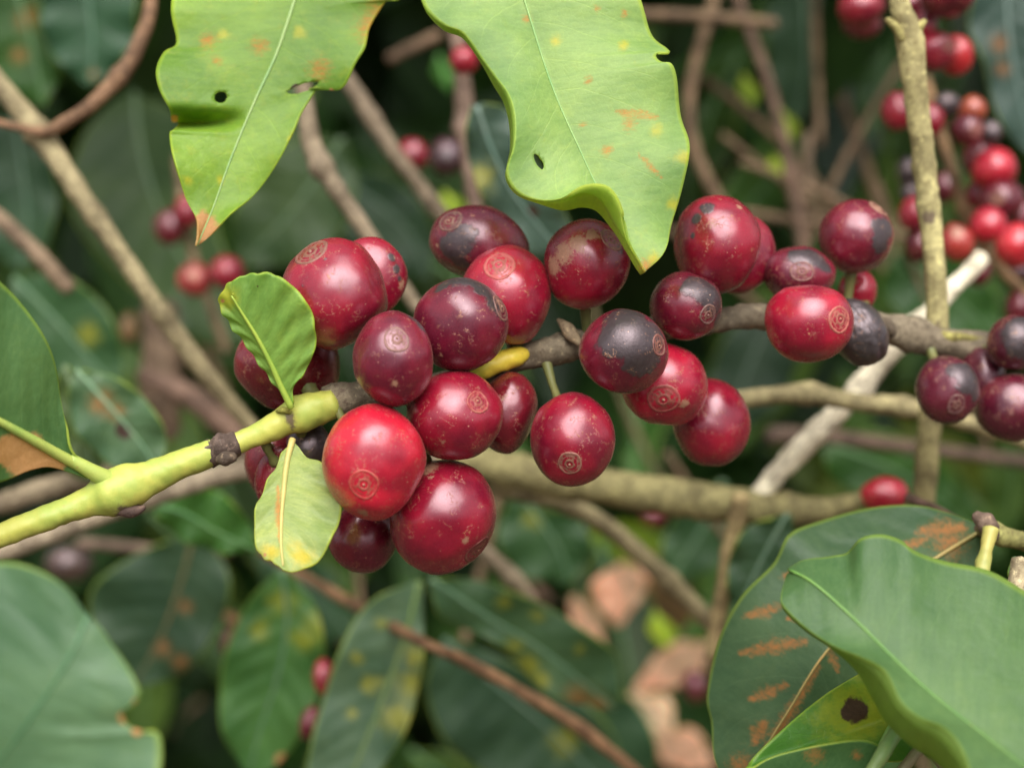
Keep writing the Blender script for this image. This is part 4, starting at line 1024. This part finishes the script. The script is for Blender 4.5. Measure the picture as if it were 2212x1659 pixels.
twig([(1555, -40, 430), (1525, 60, 430), (1498, 160, 430), (1488, 240, 430), (1500, 320, 430), (1530, 390, 430), (1560, 440, 430)], 13, BROWN, 'blurred brown twig bending along the right margin of the pale hanging leaf')
twig([(1380, 32, 420), (1500, 36, 420), (1600, 44, 422), (1675, 52, 424)], 12, BROWN, 'thin horizontal brown twig near the top right of centre')
twig([(1580, -40, 440), (1620, 70, 440), (1660, 180, 440), (1690, 290, 440), (1712, 400, 442), (1738, 560, 444)], [11, 12, 11, 12, 14, 12], (0.14, 0.088, 0.06), 'dark brown twig falling past the glowing lime leaves', nodes=((0.7, .2, .05),))
twig([(1745, 290, 470), (1742, 400, 470), (1750, 520, 470)], 11, (0.20, 0.14, 0.09), 'stub of brown twig beside the dark brown twig near the lime leaves')
twig([(1520, 170, 480), (1600, 230, 480), (1690, 310, 480)], 9, BROWN, 'thin dark twig crossing toward the glowing lime leaves')
twig([(1730, 360, 480), (1790, 430, 480), (1860, 500, 480)], 10, BROWN, 'thin dark twig ending behind the uppermost right cherry')
twig([(1570, 868, 290), (1640, 858, 288), (1740, 850, 286), (1840, 868, 286), (1960, 880, 286), (2080, 910, 284), (2260, 965, 280)], [20, 19, 22, 20, 22, 18, 18], (0.30, 0.255, 0.13), 'olive tan twig passing behind the pale dead twig on the right', nodes=((0.25, .25, .03), (0.55, .25, .02)))
twig([(1060, 1050, 330), (1150, 1070, 330), (1240, 1095, 330), (1340, 1160, 332), (1440, 1250, 334), (1550, 1360, 338)], [20, 19, 20, 20, 21, 20], (0.27, 0.225, 0.12), 'tan olive twig slanting down below the thick olive branch', nodes=((0.3, .2, .03), (0.75, .2, .03)))
twig([(1600, 1070, 300), (1588, 1140, 302), (1572, 1230, 304), (1552, 1330, 306), (1535, 1420, 308)], [19, 19, 20, 18, 16], (0.33, 0.25, 0.12), 'olive twig hanging straight down from the thick olive branch', nodes=((0.35, .25, .04),))
twig([(440, 1305, 420), (480, 1325, 420), (520, 1350, 420)], 12, ORANGE, 'short orange twig left of the yellow-spotted quilted leaf')
twig([(560, 1185, 360), (640, 1235, 355), (770, 1308, 350), (910, 1385, 310), (1010, 1430, 312), (1120, 1490, 316), (1230, 1555, 320), (1330, 1630, 324), (1400, 1690, 328)], [9, 11, 12, 12, 13, 13, 14, 13, 13], (0.22, 0.12, 0.06), 'long orange brown twig slanting across the bottom leaves', nodes=((0.82, .2, .03),))
twig([(960, 1110, 350), (1040, 1185, 350), (1100, 1240, 352), (1150, 1298, 354)], [16, 16, 18, 15], (0.30, 0.235, 0.16), 'tan twig end sticking out below the lowest cherry', nodes=((0.75, .2, .08),))
twig([(170, 1172, 400), (260, 1180, 400), (380, 1192, 400), (500, 1188, 400)], 12, (0.16, 0.11, 0.08), 'thin brown twig under the yellow green shoot')
twig([(1960, 1075, 262), (2020, 1100, 256), (2080, 1132, 240), (2130, 1150, 230)], [11, 10, 12, 15], (0.13, 0.075, 0.055), 'dark reddish twig joining the knotted node at the lower right', cat='twig')
kn = empty('twig', P(2120, 1130, 228), 'knotted twig node with a yellow stub above the broad grey green leaf', 'twig', 'bare twigs crossing the bush')
for pts, r, col, mt, nm in (([(2260, 1185, 231), (2190, 1165, 229), (2140, 1150, 228), (2115, 1142, 228)], [20, 20, 24, 14], (0.22, 0.21, 0.07), M_WOOD, 'stem'),
                            ([(2105, 1112, 226), (2128, 1128, 225), (2140, 1150, 225), (2138, 1170, 226)], [10, 22, 18, 9], (0.17, 0.115, 0.085), M_WOOD, 'node_scale'),
                            ([(2140, 1142, 223), (2134, 1175, 222), (2124, 1215, 221), (2118, 1250, 220)], [17, 15, 16, 16], (0.36, 0.34, 0.09), M_GREEN, 'stub')):
    V_, F_, *_ = px_tube(pts, r, n=20, wob=0.2); mesh_obj(nm, V_, F_, mt, kn, color=col, attrs=ZERO(V_))
twig([(2205, 1210, 215), (2195, 1260, 214), (2190, 1300, 213)], 20, (0.42, 0.35, 0.22), 'pale twig stub at the right edge above the broad grey green leaf')
fork = empty('twig', P(1880, 1690, 206), 'pale green forked stalk at the bottom edge under the broad grey green leaf', 'twig', 'bare twigs crossing the bush')
for pts, r, col in (([(1868, 1690, 197.5), (1905, 1630, 198), (1935, 1580, 200), (1975, 1530, 203)], [15, 15, 15, 12], (0.17, 0.26, 0.085)), ([(1930, 1690, 199), (1975, 1630, 200), (2000, 1605, 201), (2020, 1560, 203)], [11, 12, 14, 16], (0.20, 0.17, 0.095)),
                    ([(2000, 1605, 201), (2030, 1650, 201), (2060, 1700, 201)], [14, 9, 8], (0.17, 0.14, 0.08))):
    V_, F_, *_ = px_tube(pts, r, n=24, wob=0.12); mesh_obj('stalk', V_, F_, M_GREEN, fork, color=col, attrs=ZERO(V_))
twig([(345, 660, 430), (352, 760, 430), (345, 850, 430), (350, 940, 432)], [40, 44, 46, 40], (0.17, 0.115, 0.075), 'blurred brown trunk seen left of the slanting tan twig', cat='trunk', name='trunk')
twig([(300, 810, 410), (400, 850, 410), (500, 930, 412), (560, 1010, 414)], [16, 26, 24, 20], (0.17, 0.105, 0.075), 'reddish brown dead stem behind the slanting tan twig', cat='stem', name='dead_stem')
twig([(2000, 170, 345), (2032, 290, 343), (2060, 380, 340), (2085, 450, 338), (2120, 520, 334), (2165, 585, 332), (2240, 660, 330)], [11, 13, 12, 14, 13, 12, 13], (0.21, 0.125, 0.06), 'brown twig carrying the crowded cherries at the upper right', nodes=((0.53, .5, .03),))
twig([(384, 340, 420), (396, 440, 418), (420, 560, 416), (455, 660, 416), (490, 760, 416)], [10, 11, 10, 10, 10], (0.22, 0.155, 0.09), 'slim brown twig carrying four small cherries under the holed leaf')
twig([(840, 130, 440), (880, 108, 440), (950, 75, 442)], 12, (0.18, 0.115, 0.07), 'short brown twig in the dark gap between the two hanging leaves')
twig([(1660, 940, 400), (1800, 945, 400), (1960, 965, 402), (2120, 985, 404), (2260, 1005, 406)], [20, 18, 16, 14, 14], (0.10, 0.065, 0.045), 'dark brown stem in shade under the olive tan twig on the right', cat='stem', name='dead_stem')

# ------------------------------------------------------------------ cherries further back
CG = 'cherries hanging further back'
def bc(x, y, rx, ry, d, col, label, **kw):
    kw.setdefault('seg', 28); kw.setdefault('rings', 22)
    if x > 1900 and y < 700: d = 316 + (d - 368) * 0.6
    kw.setdefault('ped', None)
    return cherry(x, y, rx, ry, d, col, label, group=CG, **kw)
B2, R2, D2, P2, O2 = (0.38, 0.009, 0.026), (0.23, 0.008, 0.022), (0.11, 0.007, 0.016), (0.04, 0.013, 0.022), (0.38, 0.07, 0.028)
bc(1860, 18, 50, 44, 330, R2, 'red cherry left of the pale upright stem at the top edge')
bc(1862, 55, 42, 30, 345, D2, 'dark cherry just below the red one left of the upright stem top')
bc(2045, -6, 56, 46, 335, D2, 'large dark red cherry cut by the top edge, right of the upright stem')
bc(1965, 12, 30, 32, 350, D2, 'half hidden cherry right behind the top of the upright stem')
bc(1998, 55, 27, 34, 345, R2, 'narrow red cherry beside the top node of the upright stem')
bc(2018, 110, 44, 42, 345, R2, 'red cherry with a grey brown eye, left of the scarlet pair mate', scar=(2040, 108), scar_r=.45, scar_col=(0.10, 0.05, 0.04))
bc(2066, 120, 36, 44, 352, (0.52, 0.02, 0.025), 'scarlet cherry, brightest in the upper right corner group')
bc(1938, 242, 33, 42, 370, R2, 'red cherry left of the upright stem at the height of the hanging leaf middle')
bc(2008, 262, 31, 37, 385, R2, 'dull red cherry touching the right side of the upright stem')
bc(2044, 228, 30, 28, 395, P2, 'blackish purple cherry beside the orange one', dark=[(2044, 228, 60)])
bc(2101, 238, 29, 30, 385, O2, 'unripe orange cherry in the upper right group')
bc(2090, 282, 35, 34, 375, D2, 'dark red cherry with a pale end under the orange cherry', scar=(2100, 285), scar_r=.5, scar_col=(0.30, 0.10, 0.09))
bc(2140, 287, 24, 26, 380, P2, 'small black cherry right of the dark red one under the orange cherry', dark=[(2140, 287, 60)])
bc(2112, 345, 34, 40, 395, D2, 'shaded cherry behind the big red one in the upper right group')
bc(2147, 368, 47, 48, 380, B2, 'big bright red cherry in the middle of the right edge group')
bc(2165, 432, 48, 42, 378, D2, 'dark red cherry with a tan eye below the big bright red one', scar=(2140, 432), scar_r=.4, scar_col=(0.26, 0.13, 0.08))
bc(2115, 418, 28, 34, 392, R2, 'red cherry squeezed left of the tan-eyed dark cherry')
bc(2205, 470, 24, 40, 384, D2, 'dark cherry cut by the right edge above the crimson one')
bc(1962, 372, 24, 32, 430, P2, 'faint purple cherry left of the upright stem, deep in shade', dark=[(1960, 370, 60)])
bc(1968, 420, 26, 26, 430, P2, 'greyish shrivelled cherry under the faint purple one', dark=[(1968, 420, 60)], wrinkle=0.03)
bc(2040, 405, 26, 34, 430, D2, 'dim maroon cherry right of the upright stem and left of the brown twig')
bc(1972, 462, 30, 38, 385, R2, 'red cherry at the left side of the upright stem, above the dull one')
bc(1985, 530, 30, 38, 390, D2, 'dull maroon cherry at the left side of the lower upright stem')
bc(2066, 524, 36, 42, 372, (0.34, 0.032, 0.028), 'orange tinged cherry right of the lower upright stem', tan=[(2058, 505, 16)])
bc(2134, 487, 39, 40, 372, B2, 'glossy crimson cherry left of the larger one at the right edge', tan=[(2140, 520, 8)])
bc(2195, 530, 44, 48, 368, (0.48, 0.018, 0.03), 'larger crimson cherry at the right edge')
bc(2112, 588, 27, 30, 440, D2, 'dim dark cherry under the orange tinged one')
bc(2200, 585, 26, 24, 420, P2, 'shaded purple cherry below the larger crimson one at the right edge')
bc(2198, 668, 26, 38, 390, D2, 'dark red cherry at the right edge just above the black-faced cherry')
bc(1910, 1068, 52, 40, 300, B2, 'single red cherry low on the right, resting above the rust-streaked leaf')
bc(1410, 1110, 28, 28, 480, D2, 'dim red cherry in the shade under the thick olive branch')
bc(368, 492, 34, 38, 412, D2, 'dark red cherry, upper left of four on a slim twig')
bc(405, 458, 30, 34, 408, R2, 'red cherry partly behind the tan leaf tip')
bc(421, 606, 37, 38, 404, (0.33, 0.035, 0.035), 'rosy cherry below the tan leaf tip', tan=[(425, 596, 14)])
bc(490, 590, 38, 38, 400, R2, 'red cherry touching the top of the small upright leaf')
bc(892, 335, 34, 35, 380, R2, 'red cherry between two tan twigs above the cluster')
bc(965, 340, 40, 42, 420, P2, 'dusky purple cherry right of the red one between the tan twigs', dark=[(965, 340, 20)])
bc(1002, 132, 30, 30, 335, B2, 'small red cherry on the pinkish brown upright twig')
bc(505, 1385, 26, 36, 420, D2, 'oval dark red cherry at the end of the short orange twig', ang=-25)
bc(700, 1462, 24, 40, 335, R2, 'narrow red cherry on the right margin of the quilted leaf', ang=8)
bc(670, 1560, 22, 38, 335, D2, 'narrow dull cherry below the one on the quilted leaf margin', ang=-15)
bc(400, 1235, 30, 34, 400, (0.10, 0.06, 0.06), 'greyish withered cherry under the yellow green shoot', wrinkle=0.02)
bc(150, 1215, 50, 42, 430, (0.055, 0.040, 0.034), 'brown withered cherry above the torn sea green leaf', wrinkle=0.03)
bc(280, 708, 19, 33, 470, (0.30, 0.18, 0.09), 'cream and pink unripe cherry left of the slanting tan twig')
bc(1500, 1480, 28, 34, 500, D2, 'dim red cherry beside the dry litter and olive twig')
